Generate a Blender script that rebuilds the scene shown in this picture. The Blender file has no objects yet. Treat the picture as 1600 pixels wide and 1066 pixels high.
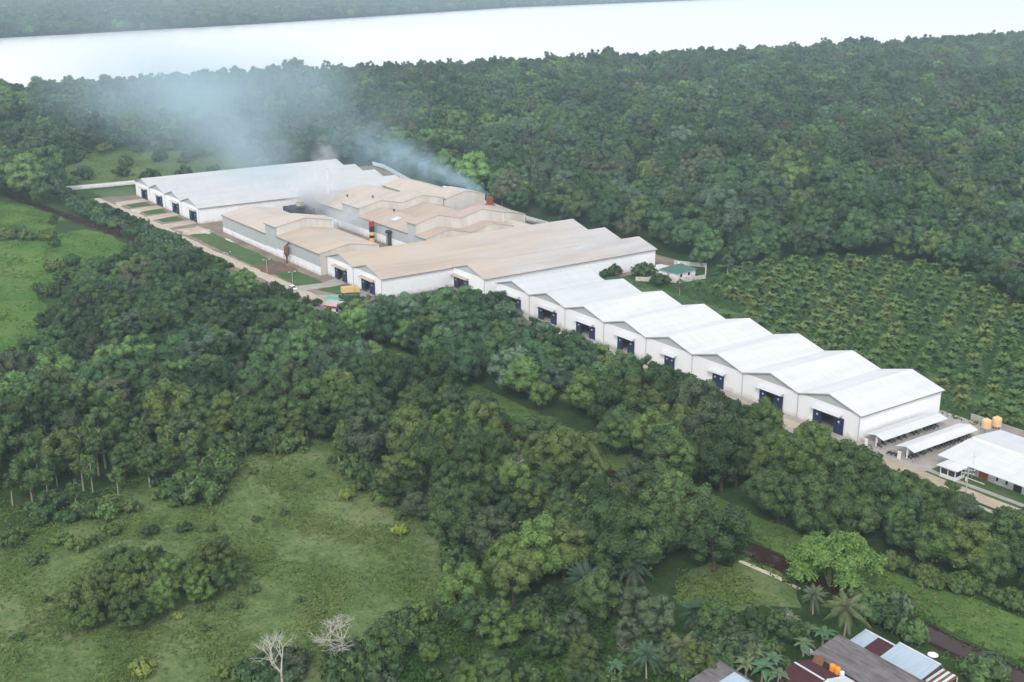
import bpy, math, random
import numpy as np
from mathutils import Vector, Matrix
random.seed(7); RNG = np.random.default_rng(7)
SC = bpy.context.scene; COL = SC.collection
rad = math.radians

# ------------------------------------------------------------------ camera
CF, CX, CY, CZ = 1846.0, 334.396, -230.141, 113.53
FW = np.array([-0.77826708, 0.55111944, -0.30094471])
RT = np.array([0.578037026, 0.816010389, -4.91790881e-04])
UP = np.array([-0.24530297, 0.17433993, 0.95364146])
CC = np.array([CX, CY, CZ])
cam = bpy.data.cameras.new('camera'); co = bpy.data.objects.new('camera', cam); COL.objects.link(co)
cam.sensor_width = 36; cam.lens = CF/1600*36; cam.clip_start = 1; cam.clip_end = 30000
m = Matrix.Identity(4)
for i in range(3):
    m[i][0] = RT[i]; m[i][1] = UP[i]; m[i][2] = -FW[i]; m[i][3] = CC[i]
co.matrix_world = m; SC.camera = co

# ------------------------------------------------------------------ world, sun, exposure
SUN_EL, SUN_AZ = rad(40), rad(138)          # azimuth clockwise from +Y
w = bpy.data.worlds.new('World'); SC.world = w; w.use_nodes = True
nt = w.node_tree; bg = nt.nodes['Background']
sky = nt.nodes.new('ShaderNodeTexSky'); sky.sky_type = 'NISHITA'; sky.sun_disc = False
sky.sun_elevation = SUN_EL; sky.sun_rotation = SUN_AZ; sky.altitude = 0
sky.air_density = 1.0; sky.dust_density = 5.0; sky.ozone_density = 1.0
# high thin cloud over the blue: brighter towards the horizon, broken by soft noise
wtc = nt.nodes.new('ShaderNodeTexCoord'); wsp = nt.nodes.new('ShaderNodeSeparateXYZ'); nt.links.new(wtc.outputs['Generated'], wsp.inputs[0])
wn = nt.nodes.new('ShaderNodeTexNoise'); wn.inputs['Scale'].default_value = 2.2; wn.inputs['Detail'].default_value = 4; nt.links.new(wtc.outputs['Generated'], wn.inputs['Vector'])
wr = nt.nodes.new('ShaderNodeMapRange'); wr.inputs[1].default_value = 0.0; wr.inputs[2].default_value = 0.5; wr.inputs[3].default_value = 10.5; wr.inputs[4].default_value = 4.2; nt.links.new(wsp.outputs[2], wr.inputs[0])
wc = nt.nodes.new('ShaderNodeVectorMath'); wc.operation = 'SCALE'; wc.inputs[0].default_value = (.965, .99, 1.025); nt.links.new(wr.outputs[0], wc.inputs['Scale'])
wf = nt.nodes.new('ShaderNodeMapRange'); wf.inputs[1].default_value = .3; wf.inputs[2].default_value = .7; wf.inputs[3].default_value = .72; wf.inputs[4].default_value = .95; nt.links.new(wn.outputs[0], wf.inputs[0])
wm = nt.nodes.new('ShaderNodeMix'); wm.data_type = 'RGBA'; nt.links.new(wf.outputs[0], wm.inputs[0]); nt.links.new(sky.outputs[0], wm.inputs[6]); nt.links.new(wc.outputs[0], wm.inputs[7])
nt.links.new(wm.outputs[2], bg.inputs[0]); bg.inputs[1].default_value = 0.15
sl = bpy.data.lights.new('sun', 'SUN'); so = bpy.data.objects.new('sun', sl); COL.objects.link(so)
sl.energy = 1.1; sl.angle = rad(14); sl.color = (1.0, 0.97, 0.93)
sd = Vector((math.sin(SUN_AZ)*math.cos(SUN_EL), math.cos(SUN_AZ)*math.cos(SUN_EL), math.sin(SUN_EL)))
so.rotation_euler = sd.to_track_quat('Z', 'Y').to_euler(); so.location = (0, 0, 300)
SC.view_settings.view_transform = 'Standard'; SC.view_settings.look = 'None'
SC.view_settings.exposure = 0.70; SC.view_settings.gamma = 1.0
SC.render.engine = 'CYCLES'
SC.cycles.max_bounces = 6; SC.cycles.diffuse_bounces = 3; SC.cycles.glossy_bounces = 2
SC.cycles.volume_bounces = 1; SC.cycles.volume_step_rate = 2.0; SC.cycles.volume_max_steps = 256

# ------------------------------------------------------------------ helpers
def g(px, py, z=0.0):
    """ground point seen at a photo pixel: used to survey the site"""
    d = FW + RT*(px-800)/CF - UP*(py-533)/CF
    t = (z-CZ)/d[2]; r = CC+d*t
    return (float(r[0]), float(r[1]))
def PX(P):
    P = np.atleast_2d(np.asarray(P, float)); d = P-CC; zz = d@FW
    return np.stack([800+CF*(d@RT)/zz, 533-CF*(d@UP)/zz, zz], -1)
def inpoly(x, y, poly):
    x = np.asarray(x); y = np.asarray(y); c = np.zeros(x.shape, bool); n = len(poly)
    for i in range(n):
        x1, y1 = poly[i]; x2, y2 = poly[(i+1) % n]
        if y1 == y2: continue
        k = ((y1 > y) != (y2 > y)) & (x < (x2-x1)*(y-y1)/(y2-y1)+x1); c ^= k
    return c

class MB:
    def __init__(s): s.v = []; s.f = []; s.n = 0
    def add(s, v, f):
        v = [tuple(map(float, a)) for a in v]
        s.v += v; s.f += [tuple(i+s.n for i in q) for q in f]; s.n += len(v); return s
    def box(s, x0, x1, y0, y1, z0, z1):
        return s.add([(x0,y0,z0),(x1,y0,z0),(x1,y1,z0),(x0,y1,z0),(x0,y0,z1),(x1,y0,z1),(x1,y1,z1),(x0,y1,z1)],
                     [(0,3,2,1),(4,5,6,7),(0,1,5,4),(1,2,6,5),(2,3,7,6),(3,0,4,7)])
    def prism(s, pts, dx, dy, dz):
        """polygon (3D points) extruded by a vector"""
        n = len(pts); a = [tuple(p) for p in pts]; b = [(p[0]+dx, p[1]+dy, p[2]+dz) for p in pts]
        return s.add(a+b, [tuple(range(n))[::-1], tuple(range(n, 2*n))]+[(i, (i+1) % n, n+(i+1) % n, n+i) for i in range(n)])
    def cyl(s, p0, p1, r0, r1=None, k=8, cap=True):
        r1 = r0 if r1 is None else r1; p0 = Vector(p0); p1 = Vector(p1); d = (p1-p0).normalized()
        a = d.orthogonal().normalized(); b = d.cross(a); v = []
        for p, r in ((p0, r0), (p1, r1)):
            for i in range(k):
                t = 2*math.pi*i/k; v.append(tuple(p+a*math.cos(t)*r+b*math.sin(t)*r))
        f = [(i, (i+1) % k, k+(i+1) % k, k+i) for i in range(k)]
        if cap: f += [tuple(range(k))[::-1], tuple(range(k, 2*k))]
        return s.add(v, f)
    def tube(s, pts, rs, k=6):
        for i in range(len(pts)-1): s.cyl(pts[i], pts[i+1], rs[i], rs[i+1], k, cap=(i == len(pts)-2))
        return s
    def lathe(s, prof, c=(0,0,0), k=12):
        v = []; f = []
        for r, z in prof:
            for i in range(k):
                t = 2*math.pi*i/k; v.append((c[0]+r*math.cos(t), c[1]+r*math.sin(t), c[2]+z))
        for j in range(len(prof)-1):
            for i in range(k): f.append((j*k+i, j*k+(i+1) % k, (j+1)*k+(i+1) % k, (j+1)*k+i))
        f.append(tuple(range(k))[::-1]); f.append(tuple(range((len(prof)-1)*k, len(prof)*k)))
        return s.add(v, f)
    def mesh(s, name, mt=None):
        me = bpy.data.meshes.new(name); me.from_pydata(s.v, [], s.f); me.update()
        if mt: me.materials.append(mt)
        return me
    def build(s, name, mt=None, parent=None):
        o = bpy.data.objects.new(name, s.mesh(name, mt)); COL.objects.link(o)
        if parent is not None: o.parent = parent
        return o
def npmesh(name, V, Q, mt=None, smooth=False):
    """fast mesh from arrays; Q: (n,4) or (n,3)"""
    me = bpy.data.meshes.new(name); V = np.asarray(V, np.float32); Q = np.asarray(Q, np.int32)
    me.vertices.add(len(V)); me.vertices.foreach_set('co', V.ravel())
    k = Q.shape[1]; me.loops.add(Q.size); me.loops.foreach_set('vertex_index', Q.ravel())
    me.polygons.add(len(Q)); me.polygons.foreach_set('loop_start', np.arange(0, Q.size, k, dtype=np.int32))
    me.update(calc_edges=True); me.validate()
    if smooth: me.polygons.foreach_set('use_smooth', np.ones(len(Q), bool))
    if mt: me.materials.append(mt)
    return me
def tag(o, label=None, cat=None, group=None, kind=None):
    if label: o['label'] = label
    if cat: o['category'] = cat
    if group: o['group'] = group
    if kind: o['kind'] = kind
    return o
def empty(name, loc, rz=0.0, label=None, cat=None, group=None):
    o = bpy.data.objects.new(name, None); COL.objects.link(o); o.location = loc; o.rotation_euler = (0, 0, rz)
    o.empty_display_size = 0.5
    return tag(o, label, cat, group)
def add_obj(name, me, parent=None):
    o = bpy.data.objects.new(name, me); COL.objects.link(o)
    if parent is not None: o.parent = parent
    return o
KIDS = {}
def copy_tree(o, parent=None):
    c = o.copy(); COL.objects.link(c); c.parent = parent
    for ch in KIDS.get(o.name, ()): copy_tree(ch, c)
    return c
def reg(o):
    KIDS[o.name] = list(o.children)
    for c in o.children: reg(c)

# ------------------------------------------------------------------ materials
def srgb(r, g_, b):
    f = lambda c: (c/255/12.92) if c/255 <= .04045 else ((c/255+.055)/1.055)**2.4
    return (f(r), f(g_), f(b), 1)
def mat(name, col, rough=.7, spec=.3, metal=0., noise=None, bump=0., scale=1., coord='Object'):
    """principled; noise=(col2, scale, amount[, stretch]) mixes a second tone"""
    m = bpy.data.materials.new(name); m.use_nodes = True; t = m.node_tree; b = t.nodes['Principled BSDF']
    b.inputs['Base Color'].default_value = tuple(col[:3])+(1,); b.inputs['Roughness'].default_value = rough
    b.inputs['Specular IOR Level'].default_value = spec; b.inputs['Metallic'].default_value = metal
    if noise:
        c2, sc, amt = noise[:3]; st = noise[3] if len(noise) > 3 else (1, 1, 1)
        tc = t.nodes.new('ShaderNodeTexCoord'); mp = t.nodes.new('ShaderNodeMapping'); mp.inputs['Scale'].default_value = st
        src = tc.outputs['Object'] if coord == 'Object' else t.nodes.new('ShaderNodeNewGeometry').outputs['Position']
        t.links.new(src, mp.inputs[0])
        n = t.nodes.new('ShaderNodeTexNoise'); n.inputs['Scale'].default_value = sc; n.inputs['Detail'].default_value = 6
        n.inputs['Roughness'].default_value = .65; t.links.new(mp.outputs[0], n.inputs['Vector'])
        r = t.nodes.new('ShaderNodeMapRange'); r.inputs[1].default_value = .35; r.inputs[2].default_value = .65
        r.inputs[4].default_value = amt; t.links.new(n.outputs[0], r.inputs[0])
        x = t.nodes.new('ShaderNodeMix'); x.data_type = 'RGBA'; x.inputs[6].default_value = tuple(col[:3])+(1,)
        x.inputs[7].default_value = tuple(c2[:3])+(1,); t.links.new(r.outputs[0], x.inputs[0])
        t.links.new(x.outputs[2], b.inputs['Base Color'])
        if bump:
            bn = t.nodes.new('ShaderNodeBump'); bn.inputs['Strength'].default_value = bump; bn.inputs['Distance'].default_value = scale
            t.links.new(n.outputs[0], bn.inputs['Height']); t.links.new(bn.outputs[0], b.inputs['Normal'])
    return m
def ground_mat(name, stops, scales=(.012, .09, .7), wts=(.45, .33, .22), bump=.6, dist=.5):
    """patchy ground cover: three noise octaves in world metres through a colour ramp"""
    m = bpy.data.materials.new(name); m.use_nodes = True; t = m.node_tree; b = t.nodes['Principled BSDF']
    b.inputs['Roughness'].default_value = .95; b.inputs['Specular IOR Level'].default_value = .1
    geo = t.nodes.new('ShaderNodeNewGeometry'); tot = None; last = None
    for s_, w_ in zip(scales, wts):
        n = t.nodes.new('ShaderNodeTexNoise'); n.inputs['Scale'].default_value = s_; n.inputs['Detail'].default_value = 8
        n.inputs['Roughness'].default_value = .7; t.links.new(geo.outputs['Position'], n.inputs['Vector'])
        q = t.nodes.new('ShaderNodeMath'); q.operation = 'MULTIPLY'; q.inputs[1].default_value = w_; t.links.new(n.outputs[0], q.inputs[0])
        if tot is None: tot = q.outputs[0]
        else:
            a = t.nodes.new('ShaderNodeMath'); a.operation = 'ADD'; t.links.new(tot, a.inputs[0]); t.links.new(q.outputs[0], a.inputs[1]); tot = a.outputs[0]
        last = n
    cr = t.nodes.new('ShaderNodeValToRGB'); cr.color_ramp.elements[0].position = stops[0][0]; cr.color_ramp.elements[0].color = stops[0][1]
    cr.color_ramp.elements[1].position = stops[-1][0]; cr.color_ramp.elements[1].color = stops[-1][1]
    for p_, c_ in stops[1:-1]:
        e = cr.color_ramp.elements.new(p_); e.color = c_
    t.links.new(tot, cr.inputs[0]); t.links.new(cr.outputs[0], b.inputs['Base Color'])
    bn = t.nodes.new('ShaderNodeBump'); bn.inputs['Strength'].default_value = bump; bn.inputs['Distance'].default_value = dist
    t.links.new(tot, bn.inputs['Height']); t.links.new(bn.outputs[0], b.inputs['Normal'])
    return m
def leaf_mat(name, mode):
    """foliage: 'object' takes the object's own colour, 'random' picks from a palette per tree"""
    m = bpy.data.materials.new(name); m.use_nodes = True; t = m.node_tree; b = t.nodes['Principled BSDF']
    b.inputs['Roughness'].default_value = .65; b.inputs['Specular IOR Level'].default_value = .25
    oi = t.nodes.new('ShaderNodeObjectInfo')
    if mode == 'object': col = oi.outputs['Color']
    else:
        cr = t.nodes.new('ShaderNodeValToRGB'); cr.color_ramp.interpolation = 'CONSTANT'
        pal = mode
        while len(cr.color_ramp.elements) < len(pal): cr.color_ramp.elements.new(.5)
        for i, c in enumerate(pal):
            cr.color_ramp.elements[i].position = i/len(pal)
            cr.color_ramp.elements[i].color = tuple(c)+(1,)
        t.links.new(oi.outputs['Random'], cr.inputs[0]); col = cr.outputs[0]
    if mode != 'object':     # stands of one kind: broad drifts of lighter and darker trees
        ge = t.nodes.new('ShaderNodeNewGeometry'); nb = t.nodes.new('ShaderNodeTexNoise'); nb.inputs['Scale'].default_value = .014; nb.inputs['Detail'].default_value = 4; t.links.new(ge.outputs['Position'], nb.inputs['Vector'])
        mv = t.nodes.new('ShaderNodeMapRange'); mv.inputs[1].default_value = .35; mv.inputs[2].default_value = .65; mv.inputs[3].default_value = .7; mv.inputs[4].default_value = 1.4; t.links.new(nb.outputs[0], mv.inputs[0])
        fr = t.nodes.new('ShaderNodeMath'); fr.operation = 'MULTIPLY'; fr.inputs[1].default_value = 57.3; t.links.new(oi.outputs['Random'], fr.inputs[0])
        f2_ = t.nodes.new('ShaderNodeMath'); f2_.operation = 'FRACT'; t.links.new(fr.outputs[0], f2_.inputs[0]); f3_ = t.nodes.new('ShaderNodeMath'); f3_.operation = 'MULTIPLY_ADD'; f3_.inputs[1].default_value = .85; f3_.inputs[2].default_value = .78; t.links.new(f2_.outputs[0], f3_.inputs[0])
        mm_ = t.nodes.new('ShaderNodeMath'); mm_.operation = 'MULTIPLY'; t.links.new(f3_.outputs[0], mm_.inputs[0]); t.links.new(mv.outputs[0], mm_.inputs[1])
        h0 = t.nodes.new('ShaderNodeHueSaturation'); t.links.new(mm_.outputs[0], h0.inputs['Value']); t.links.new(col, h0.inputs['Color']); col = h0.outputs[0]
    tc = t.nodes.new('ShaderNodeTexCoord'); n = t.nodes.new('ShaderNodeTexNoise'); n.inputs['Scale'].default_value = .9
    n.inputs['Detail'].default_value = 5; n.inputs['Roughness'].default_value = .75; t.links.new(tc.outputs['Object'], n.inputs['Vector'])
    hs = t.nodes.new('ShaderNodeHueSaturation'); r = t.nodes.new('ShaderNodeMapRange'); r.inputs[1].default_value = .3
    r.inputs[2].default_value = .7; r.inputs[3].default_value = .55; r.inputs[4].default_value = 1.55
    t.links.new(n.outputs[0], r.inputs[0]); t.links.new(r.outputs[0], hs.inputs['Value']); t.links.new(col, hs.inputs['Color'])
    r2 = t.nodes.new('ShaderNodeMapRange'); r2.inputs[1].default_value = .3; r2.inputs[2].default_value = .7
    r2.inputs[3].default_value = .515; r2.inputs[4].default_value = .485; t.links.new(n.outputs[0], r2.inputs[0]); t.links.new(r2.outputs[0], hs.inputs['Hue'])
    t.links.new(hs.outputs[0], b.inputs['Base Color'])
    return m
def roof_mat(name, base, dust=None, dusty=0., centre=(-150, 10), reach=170.):
    """sheet metal with stretched streaks; dust is real settled dust that thins out away from the kilns"""
    m = bpy.data.materials.new(name); m.use_nodes = True; t = m.node_tree; b = t.nodes['Principled BSDF']
    b.inputs['Roughness'].default_value = .5; b.inputs['Specular IOR Level'].default_value = .35
    geo = t.nodes.new('ShaderNodeNewGeometry'); mp = t.nodes.new('ShaderNodeMapping'); mp.inputs['Scale'].default_value = (1.1, .12, 1)
    t.links.new(geo.outputs['Position'], mp.inputs[0])
    n = t.nodes.new('ShaderNodeTexNoise'); n.inputs['Scale'].default_value = .35; n.inputs['Detail'].default_value = 5; t.links.new(mp.outputs[0], n.inputs['Vector'])
    x = t.nodes.new('ShaderNodeMix'); x.data_type = 'RGBA'; x.inputs[6].default_value = base; x.inputs[7].default_value = tuple(c*.88 for c in base[:3])+(1,)
    r = t.nodes.new('ShaderNodeMapRange'); r.inputs[1].default_value = .4; r.inputs[2].default_value = .8; t.links.new(n.outputs[0], r.inputs[0]); t.links.new(r.outputs[0], x.inputs[0])
    br = t.nodes.new('ShaderNodeTexBrick'); br.inputs['Scale'].default_value = 1; br.inputs['Brick Width'].default_value = 7.5; br.inputs['Row Height'].default_value = 1.05; br.inputs['Mortar Size'].default_value = .03
    br.inputs['Color1'].default_value = (1, 1, 1, 1); br.inputs['Color2'].default_value = (.94, .94, .95, 1); br.inputs['Mortar'].default_value = (.84, .84, .84, 1); t.links.new(geo.outputs['Position'], br.inputs['Vector'])
    xb = t.nodes.new('ShaderNodeMix'); xb.data_type = 'RGBA'; xb.blend_type = 'MULTIPLY'; xb.inputs[0].default_value = 1; t.links.new(x.outputs[2], xb.inputs[6]); t.links.new(br.outputs[0], xb.inputs[7])
    out = xb.outputs[2]
    if dust:
        ds = t.nodes.new('ShaderNodeVectorMath'); ds.operation = 'DISTANCE'; ds.inputs[1].default_value = (centre[0], centre[1], 9)
        t.links.new(geo.outputs['Position'], ds.inputs[0])
        n2 = t.nodes.new('ShaderNodeTexNoise'); n2.inputs['Scale'].default_value = .05; n2.inputs['Detail'].default_value = 5; t.links.new(geo.outputs['Position'], n2.inputs['Vector'])
        ad = t.nodes.new('ShaderNodeMath'); ad.operation = 'MULTIPLY_ADD'; ad.inputs[1].default_value = 150; t.links.new(n2.outputs[0], ad.inputs[0]); t.links.new(ds.outputs['Value'], ad.inputs[2])
        r3 = t.nodes.new('ShaderNodeMapRange'); r3.inputs[1].default_value = reach*1.3+55; r3.inputs[2].default_value = reach*.6+45
        r3.inputs[3].default_value = 0; r3.inputs[4].default_value = dusty; t.links.new(ad.outputs[0], r3.inputs[0])
        y = t.nodes.new('ShaderNodeMix'); y.data_type = 'RGBA'; t.links.new(out, y.inputs[6]); y.inputs[7].default_value = dust; t.links.new(r3.outputs[0], y.inputs[0]); out = y.outputs[2]
        n4 = t.nodes.new('ShaderNodeTexNoise'); n4.inputs['Scale'].default_value = .16; n4.inputs['Detail'].default_value = 7; n4.inputs['Roughness'].default_value = .7; t.links.new(mp.outputs[0], n4.inputs['Vector'])
        r4 = t.nodes.new('ShaderNodeMapRange'); r4.inputs[1].default_value = .45; r4.inputs[2].default_value = .72; r4.inputs[4].default_value = .55; t.links.new(n4.outputs[0], r4.inputs[0])
        y2 = t.nodes.new('ShaderNodeMix'); y2.data_type = 'RGBA'; t.links.new(r4.outputs[0], y2.inputs[0]); t.links.new(out, y2.inputs[6]); y2.inputs[7].default_value = tuple(c*.62 for c in dust[:3])+(1,); out = y2.outputs[2]
    t.links.new(out, b.inputs['Base Color'])
    wv = t.nodes.new('ShaderNodeTexWave'); wv.inputs['Scale'].default_value = 1.2; wv.bands_direction = 'Y'; t.links.new(geo.outputs['Position'], wv.inputs['Vector'])
    bn = t.nodes.new('ShaderNodeBump'); bn.inputs['Strength'].default_value = .25; bn.inputs['Distance'].default_value = .04
    t.links.new(wv.outputs[0], bn.inputs['Height']); t.links.new(bn.outputs[0], b.inputs['Normal'])
    return m
TAN = srgb(186, 170, 153)
M = dict(
 white=mat('white_wall', (.85, .87, .91), .8, .2, noise=((.78, .79, .81), .25, .5, (1, 1, .35))),
 grey_clad=mat('grey_cladding', (.45, .49, .50), .6, .3, noise=((.38, .41, .42), .3, .6, (1, 1, .3))),
 roof_white=roof_mat('roof_white', (.66, .68, .70, 1)),
 roof_offwhite=roof_mat('roof_offwhite', (.58, .61, .63, 1)),
 roof_south=roof_mat('roof_dusted', (.50, .51, .53, 1), TAN, .95, (-90, -20), 125.),
 roof_factory=roof_mat('roof_dusty', (.52, .51, .50, 1), srgb(190, 177, 163), .9, (-120, 10), 200.),
 roof_brown=roof_mat('roof_brown_dust', (.50, .47, .45, 1), srgb(180, 162, 147), .9, (-100, 40), 120.),
 roof_north=roof_mat('roof_pale_grey', (.54, .555, .565, 1)),
 gutter=mat('gutter_grey', (.25, .23, .21), .6),
 pipe=mat('downpipe', (.42, .44, .46), .5),
 navy=mat('navy_door', (.010, .022, .085), .45, .4),
 panel=mat('door_sticker', (.6, .65, .7), .6),
 stackcol=mat('steel', (.5, .5, .5), .4, .5, .6),
 dark=mat('dark_steel', (.04, .045, .05), .6),
 soot=mat('soot_black', (.05, .06, .075), .8),
 dusty=mat('dusty_steam_dimmed_wall', (.62, .60, .57), .85, .2, noise=((.48, .44, .39), .2, .8, (1, 1, .3))),  # dusty pale walls; dimming by steam is painted into this grey-beige
 concrete=mat('concrete', (.42, .40, .37), .9, .2, noise=((.30, .28, .25), .35, .8), bump=.2, scale=.05, coord='W'),
 road=mat('road_concrete', srgb(190, 178, 160), .9, .2, noise=(srgb(160, 146, 128), .12, .9), coord='W'),
 dirtroad=mat('dirt_road', srgb(176, 160, 140), .95, .1, noise=(srgb(196, 188, 178), .15, .9), coord='W'),
 yard=mat('yard_dirt', srgb(150, 138, 126), .95, .1, noise=(srgb(112, 100, 92), .08, .9), coord='W'),
 redsoil=mat('red_soil', srgb(126, 96, 84), .95, .1, noise=(srgb(96, 82, 76), .3, .9), coord='W'),
 bark=mat('bark_brown', (.11, .085, .06), .9, .1, noise=((.06, .045, .035), 2., .8)),
 palebark=mat('bark_pale', (.36, .33, .28), .9, .1, noise=((.22, .2, .16), 2., .7)),
 bonewood=mat('bare_wood', (.52, .50, .46), .85, .1, noise=((.36, .34, .30), 2., .7)),
 orange=mat('orange_plastic', (.85, .28, .02), .4, .5),
 orange_pale=mat('pale_orange_plastic', (.74, .48, .26), .5, .4),
 brick=mat('brick_stack', (.42, .13, .06), .9, .1, noise=((.25, .10, .06), 3., .8)),
 red=mat('red_paint', (.40, .02, .03), .5), yellow=mat('yellow_paint', (.75, .50, .18), .5), black=mat('black_paint', (.02, .02, .022), .5),
 truckyellow=mat('truck_yellow', (.66, .46, .20), .5), glass=mat('dark_glass', (.02, .03, .04), .1, .6),
 paint_white=mat('white_paint', (.8, .8, .8), .4, .5), rubber=mat('rubber', (.02, .02, .02), .9),
 teal=mat('teal_tarpaulin', srgb(90, 165, 145), .7), green_roof=mat('green_roof_sheet', srgb(70, 112, 104), .6, noise=(srgb(56, 92, 88), .5, .7)),
 maroon=mat('maroon_roof', srgb(78, 38, 44), .7, .3, noise=(srgb(56, 28, 34), .8, .8, (3, .4, 1))),
 asbestos=mat('grey_corrugated', srgb(122, 118, 118), .9, .1, noise=(srgb(84, 82, 84), .45, .9, (.6, 3, 1)), bump=.3, scale=.05),
 zinc=mat('blue_zinc', srgb(168, 186, 200), .5, .4, noise=(srgb(150, 168, 184), .6, .7, (3, .4, 1))),
 zincwhite=mat('white_zinc', srgb(205, 212, 216), .5, .4, noise=(srgb(180, 188, 194), .6, .7, (3, .4, 1))),
 rust=mat('rusty_roof', srgb(130, 92, 70), .9, .1, noise=(srgb(88, 62, 52), .8, .8)),
 plank=mat('weathered_planks', srgb(110, 98, 86), .9, .1, noise=(srgb(80, 70, 62), 1., .8, (4, 4, .5))),
 rubble=mat('pale_rubble', srgb(215, 212, 205), .95, .1, noise=(srgb(160, 155, 148), .8, .8)),
 black_earth=mat('canal_bank_earth', srgb(46, 34, 30), .95, .05, noise=(srgb(66, 44, 40), .5, .9), coord='W'),
 path=mat('pale_path', srgb(205, 200, 180), .95, .1),
 pole=mat('grey_pole', (.42, .43, .42), .7),
)
def grime(m_):
    t = m_.node_tree; b = t.nodes['Principled BSDF']; l = b.inputs['Base Color'].links[0]; src = l.from_socket
    ge = t.nodes.new('ShaderNodeNewGeometry'); sp = t.nodes.new('ShaderNodeSeparateXYZ'); t.links.new(ge.outputs['Position'], sp.inputs[0]); n = t.nodes.new('ShaderNodeTexNoise'); n.inputs['Scale'].default_value = .5; n.inputs['Detail'].default_value = 5; t.links.new(ge.outputs['Position'], n.inputs['Vector'])
    a = t.nodes.new('ShaderNodeMath'); a.operation = 'MULTIPLY_ADD'; a.inputs[1].default_value = -3.2; t.links.new(n.outputs[0], a.inputs[0]); t.links.new(sp.outputs[2], a.inputs[2])
    r = t.nodes.new('ShaderNodeMapRange'); r.inputs[1].default_value = -.2; r.inputs[2].default_value = -1.7; r.inputs[4].default_value = .5; t.links.new(a.outputs[0], r.inputs[0])
    x = t.nodes.new('ShaderNodeMix'); x.data_type = 'RGBA'; t.links.new(r.outputs[0], x.inputs[0]); t.links.new(src, x.inputs[6]); x.inputs[7].default_value = srgb(150, 132, 112); t.links.new(x.outputs[2], b.inputs['Base Color'])
grime(M['white'])
# colours of the trees: name -> linear albedo
KIND = {'dark green': (.030, .060, .018), 'deep green': (.038, .076, .026), 'mid green': (.056, .100, .031), 'olive green': (.080, .118, .032),
        'grey green': (.062, .094, .046), 'bright green': (.082, .140, .034), 'yellow green': (.15, .20, .04), 'brownish green': (.072, .084, .038)}
KIND = {k: (v[0]*1.10, v[1]*1.10, v[2]*1.10) for k, v in KIND.items()}
M['leaf'] = leaf_mat('foliage', 'object')
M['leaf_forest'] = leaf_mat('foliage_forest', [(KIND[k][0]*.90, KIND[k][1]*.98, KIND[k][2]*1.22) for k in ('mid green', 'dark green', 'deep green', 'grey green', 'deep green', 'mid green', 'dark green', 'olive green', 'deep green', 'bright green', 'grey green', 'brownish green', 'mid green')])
# water
def water_mat(name, col, rough, bscale, bstr):
    m = mat(name, col, rough, .5); t = m.node_tree; b = t.nodes['Principled BSDF']; b.inputs['IOR'].default_value = 1.33
    geo = t.nodes.new('ShaderNodeNewGeometry'); n = t.nodes.new('ShaderNodeTexNoise'); n.inputs['Scale'].default_value = bscale
    t.links.new(geo.outputs['Position'], n.inputs['Vector']); bn = t.nodes.new('ShaderNodeBump'); bn.inputs['Strength'].default_value = bstr
    bn.inputs['Distance'].default_value = .1; t.links.new(n.outputs[0], bn.inputs['Height']); t.links.new(bn.outputs[0], b.inputs['Normal'])
    return m
M['river'] = water_mat('river_water', (.55, .56, .55), .28, .05, .1)
M['canal'] = water_mat('canal_water', (.04, .018, .014), .10, .5, .35)

# ------------------------------------------------------------------ ground sheets
def sheet(name, pts, z, mt, kind='structure', label=None, cat=None):
    me = bpy.data.meshes.new(name); me.from_pydata([(p[0], p[1], z) for p in pts], [], [tuple(range(len(pts)))]); me.update()
    if me.polygons[0].normal.z < 0: me.flip_normals()
    me.materials.append(mt); o = add_obj(name, me); tag(o, label, cat, kind=kind); return o
def rough_edge(pts, amp=3., step=6., seed=1):
    """break up a polygon's outline so patches of grass have ragged edges"""
    r = random.Random(seed); out = []
    for i in range(len(pts)):
        a = Vector(pts[i]); b = Vector(pts[(i+1) % len(pts)]); n = max(1, int((b-a).length/step))
        for k in range(n):
            p = a.lerp(b, k/n); out.append((p.x+r.uniform(-amp, amp), p.y+r.uniform(-amp, amp)))
    return out
def rect(x0, x1, y0, y1): return [(x0, y0), (x1, y0), (x1, y1), (x0, y1)]
C = lambda r, g_, b: srgb(r, g_, b)
M['under'] = ground_mat('undergrowth', [(.36, C(34, 50, 28)), (.5, C(52, 74, 38)), (.64, C(78, 96, 52))], (.03, .22, 1.3), (.36, .34, .30), 1.0, .8)
M['meadow'] = ground_mat('meadow_grass', [(.38, C(60, 82, 46)), (.45, C(82, 104, 60)), (.50, C(98, 117, 72)), (.55, C(116, 127, 86)), (.62, C(134, 130, 100))], (.03, .22, 1.3), (.36, .34, .30), 1.0, .8)
M['field'] = ground_mat('field_grass', [(.38, C(52, 82, 38)), (.46, C(72, 106, 44)), (.54, C(88, 116, 54)), (.62, C(112, 122, 76))], (.018, .07, .5), (.38, .34, .28), .8)
M['lawn'] = ground_mat('lawn_grass', [(.34, C(58, 84, 52)), (.46, C(68, 96, 58)), (.54, C(82, 104, 66)), (.66, C(112, 112, 86))], (.03, .2, 1.))
M['scrub'] = ground_mat('scrub_grass', [(.32, C(62, 84, 48)), (.5, C(88, 106, 62)), (.68, C(108, 120, 80))], (.01, .05, .3))
M['plantation'] = ground_mat('plantation_grass', [(.36, C(38, 60, 34)), (.5, C(55, 81, 44)), (.64, C(80, 101, 58))], (.03, .2, 1.))
B = 9000
sheet('ground', rect(-B, B, -B, B), 0, M['under'])
bank = [(-819, -3000), (-819, 20), (-846, 279), (-814, 583), (-774, 967), (-784, 1566), (-800, 8800)]
farb = [(-1500, -3000), (-1864, 257), (-2105, 829), (-2692, 1913), (-3005, 3016), (-3441, 5783), (-3800, 8800)]
sheet('river', bank+farb[::-1], .05, M['river'])
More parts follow.
